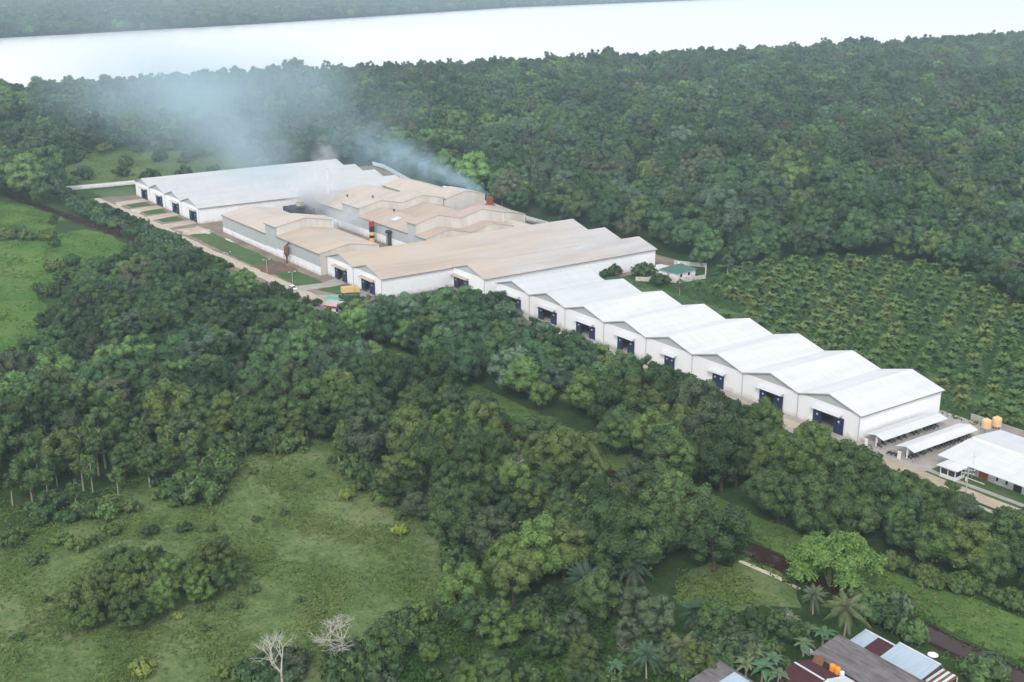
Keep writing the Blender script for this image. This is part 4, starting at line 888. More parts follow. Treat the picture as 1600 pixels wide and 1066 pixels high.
for n, i in enumerate(order):
    x, y = T[i]
    if n >= NEAR:
        sc = fit_top(x, y, rr_.uniform(.85, 1.45)*(.72 if kinds[i] else 1))
        if sc: far_pts.append((x, y, sc))
        continue
    ck = rr_.choice(pal)
    if kinds[i]: ck = rr_.choice(['bright green', 'olive green', 'mid green', 'bright green'])
    sc = rr_.choice([rr_.uniform(.75, 1.1), rr_.uniform(1.0, 1.5)])*(.66 if kinds[i] else 1)*(rr_.uniform(.42, .8) if south[i] else 1); knd = 'round'
    if inpoly(np.array([x]), np.array([y]), SLENDER)[0] and rr_.random() < .3: knd = 'tall'; sc = rr_.uniform(.7, 1.0); ck = rr_.choice(['mid green', 'bright green', 'olive green'])
    sc = fit_top(x, y, sc)
    if not sc: continue
    items.append(put_tree(knd, x, y, sc, ck)+(('slender ' if knd == 'tall' else ('low ' if sc < .65 else ('big ' if sc > 1.08 else '')))+ck,))
relabel(items, 'broadleaf tree', 'tree', 'broadleaf trees of the near woods')
# slender pale trunked trees at the wood's open edge
items = []
for px, py, sc in [(45, 725, .8), (75, 780, .7), (115, 735, .85), (120, 800, .6), (235, 762, .95), (165, 732, 1.0), (200, 690, .9), (250, 700, .95), (315, 770, .8), (385, 715, .55), (530, 725, .75), (1135, 438, .9), (1062, 462, .6), (100, 690, .95), (20, 790, .7), (60, 745, .7), (90, 760, .65), (145, 770, .7), (185, 775, .65), (225, 735, .75), (275, 745, .7), (330, 745, .6), (430, 712, .5)]:
    x, y = g(px, py); items.append(put_tree('tall', x, y, sc, rr_.choice(['mid green', 'olive green', 'bright green'] if px < 1000 else ['olive green', 'grey green']))+('pale trunked',))
relabel(items, 'tree', 'tree', 'pale trunked slender trees')
# shrubs dotted over the meadow and fields
items = []
spots = [(540, 780, 1.0, 'yellow green'), (625, 835, .9, 'yellow green'), (445, 805, .55, 'deep green'), (350, 845, .5, 'deep green'), (485, 745, .6, 'olive green'), (455, 765, .5, 'olive green'), (360, 735, .9, 'deep green'), (395, 740, .6, 'olive green'),
         (400, 815, .5, 'olive green'), (330, 830, .6, 'olive green'), (290, 830, .8, 'deep green'), (175, 835, 1.0, 'bright green'), (235, 835, .9, 'deep green'), (95, 850, 1.1, 'bright green'), (60, 880, 1.0, 'mid green'), (120, 860, 1.1, 'olive green'),
         (150, 850, .8, 'olive green'), (10, 855, 1.4, 'mid green'), (280, 965, .5, 'yellow green'), (325, 955, .5, 'olive green'), (370, 950, .6, 'mid green'), (225, 1052, 1.0, 'yellow green'), (395, 925, .7, 'mid green'), (30, 1000, .5, 'deep green'), (75, 940, .4, 'deep green'),
         (500, 960, .5, 'olive green'), (470, 940, .4, 'mid green'), (320, 985, .5, 'mid green'), (450, 1040, .7, 'olive green'), (380, 1062, 1.1, 'mid green'), (350, 1058, .8, 'olive green'), (560, 700, .6, 'deep green'), (300, 770, .9, 'mid green'), (250, 780, 1.0, 'bright green'),
         (205, 800, 1.0, 'olive green'), (345, 770, .8, 'mid green'), (140, 790, .9, 'bright green'), (60, 820, .9, 'mid green'), (30, 840, .9, 'olive green'), (740, 945, 1.2, 'yellow green'), (700, 940, .8, 'grey green')]
for px, py, sc, ck in spots:
    x, y = g(px, py); items.append(put_tree('bush', x, y, sc*1.15, ck)+(ck,))
edge = [(20, 800), (100, 812), (200, 790), (290, 775), (340, 750), (350, 715), (400, 702), (480, 705), (560, 740), (620, 795), (690, 850), (735, 905), (700, 955), (620, 1000)]
for k in range(60):
    u = rr_.uniform(0, len(edge)-1.001); i = int(u); f_ = u-i; wd_ = 26 if i < 4 else 9
    x, y = g(edge[i][0]*(1-f_)+edge[i+1][0]*f_+rr_.uniform(-wd_, wd_), edge[i][1]*(1-f_)+edge[i+1][1]*f_+rr_.uniform(-wd_, wd_*.6)); items.append(put_tree('bush', x, y, rr_.choice([.9, 1.3, 1.8, 2.4])*rr_.uniform(.8, 1.1), rr_.choice(['mid green', 'olive green', 'bright green', 'deep green']))+('wood edge',))
for k in range(30):
    px, py = (rr_.uniform(1040, 1265), rr_.uniform(985, 1062)) if k % 2 else (rr_.uniform(380, 620), rr_.uniform(1038, 1072))
    x, y = g(px, py); items.append(put_tree('bush', x, y, rr_.uniform(1.0, 2.2), rr_.choice(['deep green', 'mid green', 'grey green', 'dark green']))+('village side' if k % 2 else 'bottom edge',))
for k in range(46):
    px, py = [(rr_.uniform(-5, 100), 372+rr_.uniform(-5, 5)), (rr_.uniform(62, 100), rr_.uniform(385, 470)), (rr_.uniform(90, 150), rr_.uniform(405, 450)), (rr_.uniform(0, 80), rr_.uniform(560, 590)), (rr_.uniform(130, 330), 232+rr_.uniform(0, 14))][k % 5]
    x, y = g(px, py); items.append(put_tree('bush', x, y, rr_.uniform(1.0, 2.2)*(1.4 if py < 300 else 1), rr_.choice(['mid green', 'deep green', 'olive green']))+('field side',))
for k in range(16):
    x, y = rr_.uniform(228, 262)-rr_.choice([0, 14]), rr_.uniform(-50, -46); x, y = g(1395+k*14+rr_.uniform(-8, 8), 893+k*4.2+rr_.uniform(-12, 4)); items.append(put_tree('bush', x, y, rr_.uniform(.9, 1.6), rr_.choice(['mid green', 'olive green', 'bright green']))+('belt edge',))
for k in range(54):
    px, py = rr_.uniform(600, 1240), rr_.uniform(955, 1075)
    if px > 1050 and py > 1020: continue
    x, y = g(px, py); items.append(put_tree('bush', x, y, rr_.uniform(.6, 1.7), rr_.choice(['mid green', 'bright green', 'grey green', 'deep green']))+('leafy',))
for px, py in [(1385, 975), (1410, 992), (1400, 962), (1530, 1062), (1548, 1056), (1352, 962), (1425, 1002),  (1220, 985), (1240, 1000), (1180, 1010), (1200, 1030), (1110, 1010), (1160, 1020), (1140, 1040), (1090, 1030)]:
    x, y = g(px, py); items.append(put_tree('bush', x, y, rr_.uniform(1.3, 2.1), rr_.choice(['grey green', 'deep green', 'mid green']))+('rounded',))
for px, py, s_ in [(880, 345, 1), (1005, 433, 2.0), (960, 430, 1.4), (945, 432, 1.2), (1030, 445, 1.6), (430, 450, .8), (438, 455, .8), (452, 462, .8), (462, 468, .8), (478, 476, .8), (495, 478, .8), (537, 472, .9), (690, 456, .6), (702, 457, .6)]:
    x, y = g(px, py); items.append(put_tree('bush', x, y, s_*1.3, 'deep green')+('ornamental',))
for k in range(30):
    px, py = rr_.uniform(90, 420), rr_.uniform(238, 290); x, y = g(px, py)
    if x > -300 and y < 95: continue
    items.append(put_tree('bush', x, y, rr_.uniform(1.5, 3.2), rr_.choice(['olive green', 'mid green', 'deep green']))+('clearing',))
LM['the far left boundary wall'] = (150, 292)
thicket = []
for x, y in jitter_grid(-262, -100, -73, -58, 3.6, .45, seed=14):
    cyy = np.interp(x, [c[0] for c in CAN], [c[1] for c in CAN])
    if y < cyy+4.2 or rr_.random() < .15: continue
    sc = rr_.uniform(1.3, 2.6); q = PX((x, y, 2.3*sc))[0]
    while sc > .7 and q[1] < np.interp(q[0], TLX, TLY)-6: sc *= .88; q = PX((x, y, 2.3*sc))[0]
    thicket.append((x, y, sc))
for it in items:
    pass
relabel(items, 'shrub', 'shrub', 'shrubs in the open ground')

# ------------------------------------------------------------------ forests as single stuff objects (instances of the same crowns)
def forest_object(name, pts, label, seed, srcs):
    me = bpy.data.meshes.new(name); P3 = np.c_[np.array(pts)[:, :2], np.zeros(len(pts))]
    me.vertices.add(len(P3)); me.vertices.foreach_set('co', P3.astype(np.float32).ravel())
    at = me.attributes.new('scl', 'FLOAT', 'POINT'); at.data.foreach_set('value', np.array(pts)[:, 2].astype(np.float32)); me.update()
    o = add_obj(name, me); tag(o, label, 'forest', kind='stuff')
    ng = bpy.data.node_groups.new(name, 'GeometryNodeTree'); ng.interface.new_socket('Geometry', in_out='INPUT', socket_type='NodeSocketGeometry'); ng.interface.new_socket('Geometry', in_out='OUTPUT', socket_type='NodeSocketGeometry')
    N = ng.nodes; L = ng.links; gi = N.new('NodeGroupInput'); go = N.new('NodeGroupOutput'); jn = N.new('GeometryNodeJoinGeometry')
    for s_ in srcs:
        oi = N.new('GeometryNodeObjectInfo'); oi.transform_space = 'ORIGINAL'; oi.inputs['Object'].default_value = s_
        g2 = N.new('GeometryNodeGeometryToInstance'); L.new(oi.outputs['Geometry'], g2.inputs[0]); L.new(g2.outputs[0], jn.inputs[0])
    ip = N.new('GeometryNodeInstanceOnPoints'); ip.inputs['Pick Instance'].default_value = True
    L.new(gi.outputs[0], ip.inputs['Points']); L.new(jn.outputs[0], ip.inputs['Instance'])
    ri = N.new('FunctionNodeRandomValue'); ri.data_type = 'INT'; ri.inputs[4].default_value = 0; ri.inputs[5].default_value = len(srcs)-1; ri.inputs['Seed'].default_value = seed; L.new(ri.outputs[2], ip.inputs['Instance Index'])
    rz = N.new('FunctionNodeRandomValue'); rz.data_type = 'FLOAT_VECTOR'; rz.inputs[0].default_value = (-.06, -.06, 0); rz.inputs[1].default_value = (.06, .06, 6.28); rz.inputs['Seed'].default_value = seed+1
    e2 = N.new('FunctionNodeEulerToRotation'); L.new(rz.outputs[0], e2.inputs[0]); L.new(e2.outputs[0], ip.inputs['Rotation'])
    na = N.new('GeometryNodeInputNamedAttribute'); na.data_type = 'FLOAT'; na.inputs[0].default_value = 'scl'; L.new(na.outputs[0], ip.inputs['Scale'])
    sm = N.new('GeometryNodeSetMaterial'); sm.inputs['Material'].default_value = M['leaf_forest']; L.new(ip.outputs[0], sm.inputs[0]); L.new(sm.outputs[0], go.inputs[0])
    md = o.modifiers.new('trees', 'NODES'); md.node_group = ng; return o
src_round = [v for k, v in sorted(protused.items()) if k[0] == 'round']; src_all = src_round+src_round+[v for k, v in sorted(protused.items()) if k[0] == 'tall'][:2]
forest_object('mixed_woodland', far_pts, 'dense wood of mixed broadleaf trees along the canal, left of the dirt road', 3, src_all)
forest_object('bankside_thicket', thicket, 'low green thicket along the far bank between the canal and the dirt road', 13, [v for k, v in sorted(protused.items()) if k[0] == 'bush'])
Pf = jitter_grid(-900, 700, -300, 1750, 10.2, .48, seed=21)
a = PX(np.c_[Pf, np.zeros(len(Pf))]); bx = np.interp(Pf[:, 1], [b[1] for b in bank], [b[0] for b in bank])
ok = (a[:, 2] > 50) & inpoly(a[:, 0], a[:, 1], FOREST) & (Pf[:, 0] > bx+3) & ~((Pf[:, 0] > -300) & (Pf[:, 0] < -2) & (Pf[:, 1] > -60) & (Pf[:, 1] < 100)) & ~inpoly(Pf[:, 0], Pf[:, 1], PLANT)
Pf = Pf[ok]; rs = np.random.default_rng(5); sc = rs.uniform(.85, 1.85, len(Pf)); big = rs.random(len(Pf)) < .1; sc[big] *= 1.3
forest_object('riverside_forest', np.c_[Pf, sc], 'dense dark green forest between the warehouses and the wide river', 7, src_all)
Pg = jitter_grid(-5600, -1500, -400, 6500, 15, .48, seed=31); a = PX(np.c_[Pg, np.zeros(len(Pg))]); fx = np.interp(Pg[:, 1], [b[1] for b in farb], [b[0] for b in farb])
ok = (a[:, 0] > -80) & (a[:, 0] < 1680) & (a[:, 1] > -12) & (a[:, 1] < 100) & (Pg[:, 0] < fx-6); Pg = Pg[ok]
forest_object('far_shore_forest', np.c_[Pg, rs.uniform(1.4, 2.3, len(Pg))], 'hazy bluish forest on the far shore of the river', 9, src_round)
print('TREES near', len(T), 'forest', len(Pf), 'far', len(Pg))

# ------------------------------------------------------------------ palms, bananas, bamboo, bare trees
M['palmleaf'] = leaf_mat('palm_foliage', 'object')
def frond_arrays(L, az, el, droop, n, wl, rng, vee=.5, z0=0., tip=.25, roll=0):
    """one feather frond: rachis strip plus two rows of leaflets"""
    V = []; Q = []; ca, sa = math.cos(az), math.sin(az)
    def P(t):
        h = L*t*math.cos(el*(1-t*.3)); return np.array([ca*h, sa*h, z0+L*t*math.sin(el)-droop*L*t*t])
    side = np.array([-sa, ca, 0.])
    for k in range(n):
        t = .12+.88*(k+.5)/n; p = P(t); d = P(min(1, t+.03))-P(t-.03); d /= np.linalg.norm(d); up = np.cross(d, side); up *= np.sign(up[2]) if up[2] != 0 else 1
        ll = wl*math.sin(math.pi*min(.98, t*.8+.15))*rng.uniform(.8, 1.1); w_ = L/n*.42
        for s_ in (-1, 1):
            e = p+side*s_*ll*.85+d*ll*.45-up*ll*vee*.6+np.array([0, 0, -.12*ll]); b = len(V)
            V += [p-d*w_, p+d*w_, e+d*w_*.35, e-d*w_*.35]; Q.append((b, b+1, b+2, b+3) if s_ > 0 else (b+3, b+2, b+1, b))
    for k in range(5):
        p, q = P(k/5), P((k+1)/5); b = len(V); r_ = .05*(1-k/6); V += [p-side*r_, p+side*r_, q+side*r_*.8, q-side*r_*.8]; Q.append((b, b+1, b+2, b+3))
    return V, Q
def palm_crown(name, seed, nf, L, n, wl, z0, els, droop, vee=.5):
    r = np.random.default_rng(seed); V = []; Q = []
    for i in range(nf):
        f = i/nf; az = i*2.39996+r.uniform(-.2, .2); el = els[0]+(els[1]-els[0])*f+r.uniform(-.08, .08)
        v, q = frond_arrays(L*r.uniform(.85, 1.1), az, el, droop*(.7+.6*(1-f))*r.uniform(.8, 1.2), n, wl, r, vee, z0); b = len(V); V += v; Q += [tuple(k+b for k in t) for t in q]
    return npmesh(name, V, Q, M['palmleaf'])
def palm_trunk(name, h, r0, lean=.3, mt='bark'):
    q = MB(); q.tube([(0, 0, -.1), (lean*.2, 0, h*.4), (lean*.4, 0, h*.75), (0, 0, h)], [r0*1.25, r0, r0*.9, r0*.8], 8); return q.mesh(name, M[mt])
OP = [(palm_crown('fronds', 400+i, 38, 3.3, 12, .95, 1.8, (.05, 1.4), .5), palm_trunk('trunk', 1.9, .32, .1)) for i in range(4)]
rows = 0; items = []; rp = random.Random(9)
for j, y in enumerate(np.arange(42, 172, 7.2)):
    row = []
    for x in np.arange(0, 262, 7.6):
        xx, yy = x+(j % 2)*3.8+rp.uniform(-.9, .9), y+rp.uniform(-.8, .8)
        if not inpoly(np.array([xx]), np.array([yy]), PLANT)[0] or rp.random() < .05: continue
        if math.hypot(xx-12, yy-78) < 16 or (xx < 62 and yy < 66): continue
        q = PX((xx, yy, 2))[0]
        if not (-10 < q[0] < 1615 and 380 < q[1] < 720): continue
        row.append((xx, yy, q))
    row.sort(key=lambda e: e[2][0])
    for k, (xx, yy, q) in enumerate(row):
        c_, t_ = OP[rp.randrange(4)]; o = empty('oil_palm', (xx, yy, 0), rp.uniform(0, 6.28)); s_ = rp.uniform(.85, 1.2); o.scale = (s_, s_, s_)
        ck, nm = rp.choice([((.062, .125, .032), 'green'), ((.075, .14, .034), 'green'), ((.08, .145, .038), 'green'), ((.055, .11, .034), 'dark green'), ((.115, .165, .045), 'yellowish')])
        cc = add_obj('crown', c_, o); cc.color = ck+(1,); add_obj('trunk', t_, o)
        tag(o, '%s oil palm in plantation row %s from the warehouses, %s from the left' % (nm, ordw(rows), ordw(k) if k < 20 else 'number %d' % (k+1)), 'palm tree', 'oil palms in rows')
    if row: rows += 1
print('ROWS', rows)
COCO = (palm_crown('fronds', 500, 22, 4.6, 22, 1.0, 7.0, (-.35, 1.2), .5, .7), palm_trunk('trunk', 7.0, .2, .8, 'palebark'))
OILB = (palm_crown('fronds', 501, 34, 4.8, 24, 1.0, 5.6, (-.3, 1.35), .48, .6), palm_trunk('trunk', 5.6, .42, .2))
SKIRT = palm_crown('dead_fronds', 502, 12, 3.6, 14, .6, 5.3, (-1.2, -.7), .25, .9)
for px, py, kind, s_, ck, lb in [(985, 918, 'OILB', 1.05, (.045, .085, .05), 'tall bluish green palm with drooping grey dead fronds, in the lower middle'),
                             (915, 950, 'OILB', 1.0, (.035, .07, .045), 'wide dark palm left of the tall drooping palm, dead fronds below'),
                             (1318, 1000, 'COCO', .95, (.10, .125, .05), 'yellowish coconut palm behind the grey roofed house'),
                             (1085, 985, 'OILB', .7, (.04, .085, .05), 'small bluish palm below the grassy footpath clearing'),
                             (1010, 1060, 'COCO', .7, (.05, .10, .055), 'bluish feathery palm at the bottom edge left of the houses'),
                             (1065, 1050, 'COCO', .75, (.10, .12, .05), 'pale olive palm just left of the lower left house'),
                             (1040, 800, 'OILB', .8, (.07, .095, .07), 'grey green palm tree poking out of the wood canopy'),
                             (1270, 960, 'COCO', .6, (.08, .11, .06), 'small coconut palm below the end of the footpath')]:
    x, y = g(px, py); c_, t_ = globals()[kind]; o = empty('palm_tree', (x, y, 0), rp.uniform(0, 6), lb, 'palm tree', 'single palms by the village'); o.scale = (s_,)*3
    cc = add_obj('crown', c_, o); cc.color = ck+(1,); add_obj('trunk', t_, o)
    if kind == 'OILB':
        dd = add_obj('dead_fronds', SKIRT, o); dd.color = (.17, .14, .10, 1)
# banana plants
def banana_mesh(seed):
    r = np.random.default_rng(seed); V = []; Q = []
    for i in range(10):
        az = i*2.4+r.uniform(-.3, .3); L = r.uniform(1.8, 2.6); el = r.uniform(.5, 1.3); ca, sa = math.cos(az), math.sin(az); side = np.array([-sa, ca, 0.]); b = len(V); n = 7
        for k in range(n+1):
            t = k/n; p = np.array([ca*L*t*math.cos(el*(1-.4*t)), sa*L*t*math.cos(el*(1-.4*t)), 2.0+L*t*math.sin(el)-.75*L*t*t]); w_ = .33*math.sin(math.pi*min(.97, .12+t*.86))+.03
            V += [p-side*w_+np.array([0, 0, -.1]), p, p+side*w_+np.array([0, 0, -.1])]
        for k in range(n):
            a_ = b+k*3; Q += [(a_, a_+1, a_+4, a_+3), (a_+1, a_+2, a_+5, a_+4)]
    return npmesh('leaves', V, Q, M['palmleaf'])
BN = [banana_mesh(i) for i in range(3)]; bt = MB(); bt.cyl((0, 0, 0), (0, 0, 2.1), .16, .1, 8); BT = bt.mesh('stem', M['palebark'])
items = []
for k, (px, py, s_) in enumerate([(1285, 1010, 1.3), (1262, 1000, 1.1), (1300, 1022, 1.1), (1190, 1065, 1.3), (1215, 1075, 1.2), (1165, 1058, 1.2), (780, 1062, 1.0), (920, 1040, .9), (1235, 985, 1.1), (1205, 1050, 1.2), (1255, 1025, 1.2), (1175, 1040, 1.1), (960, 1062, 1.2), (1120, 1000, 1.1)]):
    x, y = g(px, py); o = empty('banana_plant', (x, y, 0), rp.uniform(0, 6)); o.scale = (s_,)*3; cc = add_obj('leaves', BN[k % 3], o); cc.color = (.06+.02*(k % 3), .13, .06, 1); add_obj('stem', BT, o)
    q = PX((x, y, 2))[0]; items.append((o, q[0], q[1], 'broad leaved'))
relabel(items, 'banana plant', 'banana plant', 'banana plants by the houses')
# bamboo clump: arching culms ending in feathery drooping plumes
bam = empty('bamboo_clump', g(1300, 915)+(0,), 0, 'huge pale green feathery bamboo clump standing beside the canal', 'bamboo')
r = np.random.default_rng(77); cul = MB(); V = []; Q = []; nv = 0
for i in range(17):
    az = i*2.4+r.uniform(-.3, .3); rr2 = 7.4*math.sqrt((i+.3)/17); H = 11.8-rr2*.62+r.uniform(-2.0, 1.6); tip = np.array([math.cos(az)*rr2, math.sin(az)*rr2, H])
    for _ in range(3):
        e_ = tip+r.normal(size=3)*.6; cul.tube([(math.cos(az)*.8, math.sin(az)*.8, 0), (e_[0]*.3, e_[1]*.3, H*.55), (e_[0]*.7, e_[1]*.7, H*.9), tuple(e_)], [.09, .08, .06, .03], 5)
    R_ = r.uniform(1.5, 2.5)
    for k_ in range(30):           # each head is a burst of drooping feathery sprays
        d0 = r.normal(size=3); d0[2] = abs(d0[2])*.8-.25; d0 /= np.linalg.norm(d0); a_ = tip-np.array([0, 0, 1.0]); n_ = 46
        tt = r.uniform(.3, 1.0, (n_, 1)); pth = a_+d0*R_*1.25*tt-np.array([0, 0, 1.3])*tt**2.2*R_*.55; P_ = pth+r.normal(size=(n_, 3))*.26
        v, q_ = leafquads(P_, r.normal(size=(n_, 3))*.6+d0*.6+[0, 0, .5], .3, r, 2.4); V.append(v); Q.append(q_+nv); nv += len(v)
o = add_obj('foliage', npmesh('foliage', np.concatenate(V), np.concatenate(Q), M['leaf']), bam); o.color = (.13, .235, .055, 1); cul.build('culms', M['palmleaf'], bam).color = (.12, .16, .06, 1)
# bare trees
def bare_tree(px, py, H, spread, seed, label, mt='bonewood', depth=5, flat=1.):
    rnd = random.Random(seed); q = MB(); q2 = MB()
    def grow(p, d, L, r_, k):
        e = p+d*L; (q if k >= depth-1 else q2).tube([tuple(p), tuple(p.lerp(e, .5)+Vector((rnd.uniform(-.06, .06), rnd.uniform(-.06, .06), 0))*L), tuple(e)], [r_, r_*.8, r_*.62], 5 if k > 1 else 4)
        if k == 0: return
        for i in range(3 if k > 1 else 2):
            nd_ = (d+Vector((rnd.uniform(-1, 1)*spread, rnd.uniform(-1, 1)*spread, rnd.uniform(-.3, .45)*flat))).normalized(); grow(e, nd_, L*rnd.uniform(.62, .85), r_*.6, k-1)
    root = empty('bare_tree', g(px, py)+(0,), 0, label, 'bare tree', 'leafless trees'); grow(Vector((0, 0, 0)), Vector((.1, 0, 1)), H*.3, H*.022, depth)
    q.build('trunk', M[mt], root); q2.build('branches', M[mt], root)
bare_tree(542, 1036, 11.5, 1.4, 4, 'wide spreading leafless whitish tree at the bottom edge of the meadow', depth=6, flat=.35)
bare_tree(440, 1078, 11.5, .85, 8, 'forked leafless whitish tree at the bottom, left of the spreading one', depth=5)
bare_tree(1043, 830, 8.5, .7, 12, 'bare crowned tree with pale branches inside the right part of the wood')
bare_tree(795, 770, 10.5, .6, 15, 'bare branched grey tree sticking out of the middle wood')
bare_tree(718, 955, 4, .8, 18, 'small leafless tree at the corner of the meadow', 'palebark')
bare_tree(970, 1030, 3.6, .9, 19, 'small brown leafless tree among bushes at the bottom middle', 'palebark')
bare_tree(1230, 985, 4.4, .8, 22, 'pale leafless tree by the end of the footpath')
for px, py, H, sd_ in [(660, 262, 15, 31), (1308, 232, 17, 32), (1285, 240, 14, 33), (700, 250, 14, 34), (950, 345, 13, 35), (1480, 265, 15, 36), (1060, 330, 13, 37)]:
    bare_tree(px, py, H, .5, sd_, {31: 'leafless tree in the forest behind the blue smoke, left one', 32: 'tall white dead trunk standing out of the upper right forest', 33: 'shorter dead trunk left of the tall white one in the forest', 34: 'leafless tree in the forest behind the blue smoke, right one',
              35: 'brownish leafless tree in the forest behind the dusty warehouses', 36: 'flat topped leafless tree in the right forest', 37: 'leafless tree in the forest above the green roofed hut'}[sd_], 'palebark', 4)

# ------------------------------------------------------------------ grass tufts and low ground cover
def tufts(name, polys, n, size, seed, label, cols, mtn, avoid=None, h=.35):
    r = np.random.default_rng(seed); P_ = []
    for poly in polys:
        A = np.array(poly); lo, hi = A.min(0), A.max(0); c_ = r.uniform(lo, hi, (n*3, 2)); c_ = c_[inpoly(c_[:, 0], c_[:, 1], poly)]; k = inframe(c_, 10, 1)[0]; c_ = c_[k][:n]
        P_.append(c_)
    P_ = np.concatenate(P_); nz = np.sin(P_[:, 0]*.21+np.sin(P_[:, 1]*.17)*2)+np.sin(P_[:, 1]*.33+1.3*np.sin(P_[:, 0]*.12)); keep = (r.random(len(P_)) < .35+.3*nz.clip(-1, 2)) & (np.abs(P_[:, 1]-np.interp(P_[:, 0], [c[0] for c in CAN], [c[1] for c in CAN])) > (2.0 if name == 'canal_edge_weeds' else 2.7)); P_ = P_[keep]
    k = 5; c_ = np.repeat(P_, k, 0); m_ = len(c_); s_ = np.repeat(r.uniform(.5, 1.3, len(P_)), k)[:, None]
    pos = np.c_[c_+r.normal(size=(m_, 2))*.22*size/.3*s_, r.uniform(.04, h, m_)*s_[:, 0]]; V_, Q_ = leafquads(pos, r.normal(size=(m_, 3))*.55+[0, 0, .8], size*.8, r, 1.6)
    o = add_obj(name, npmesh(name, V_, Q_, M[mtn])); tag(o, label, 'grass', kind='stuff'); return o
M['tuft'] = ground_mat('tuft_green', [(.35, C(70, 94, 46)), (.5, C(94, 116, 60)), (.65, C(120, 130, 78))], (.05, .4, 2.), bump=0)
M['tuft2'] = ground_mat('tuft_deep', [(.35, C(44, 70, 32)), (.5, C(62, 92, 42)), (.65, C(86, 112, 54))], (.05, .4, 2.), bump=0)
tufts('bank_weeds', [STRIP, gp([(1060, 890), (1140, 890), (1205, 922), (1225, 945), (1060, 945)])], 3500, .45, 6, 'weeds on the open strip beside the canal', None, 'tuft', h=.4) if 'tuft' in M else None
tufts('canal_edge_weeds', [[(c[0], c[1]+5.5) for c in CAN if c[0] > 0]+[(c[0], c[1]-5.5) for c in CAN[::-1] if c[0] > 0]], 5200, .5, 8, 'ragged weeds hanging over both canal banks', None, 'tuft2', h=.6)
M['tuft3'] = ground_mat('tuft_mid', [(.35, C(60, 90, 42)), (.5, C(80, 110, 50)), (.65, C(100, 120, 64))], (.05, .4, 2.), bump=0)
tufts('meadow_grass', [MEADOW, gp([(-50, 780), (120, 780), (330, 700), (560, 690), (780, 880), (740, 960), (560, 1060), (300, 1066), (-50, 1066)])], 26000, .36, 1, 'rough tussocky grass covering the open meadow', None, 'tuft')
tufts('undergrowth', [SOUTH, WOOD], 9000, .55, 2, 'leafy undergrowth on the ground between trees and bushes', None, 'tuft2', h=.7)
tufts('plantation_cover', [PLANT], 12000, .5, 3, 'low weedy cover between the oil palms', None, 'tuft2', h=.5)
tufts('field_grass', [FIELD, CLEAR, FIELD2], 7000, .5, 4, 'rough grass on the fields at the left', None, 'tuft3', h=.25)

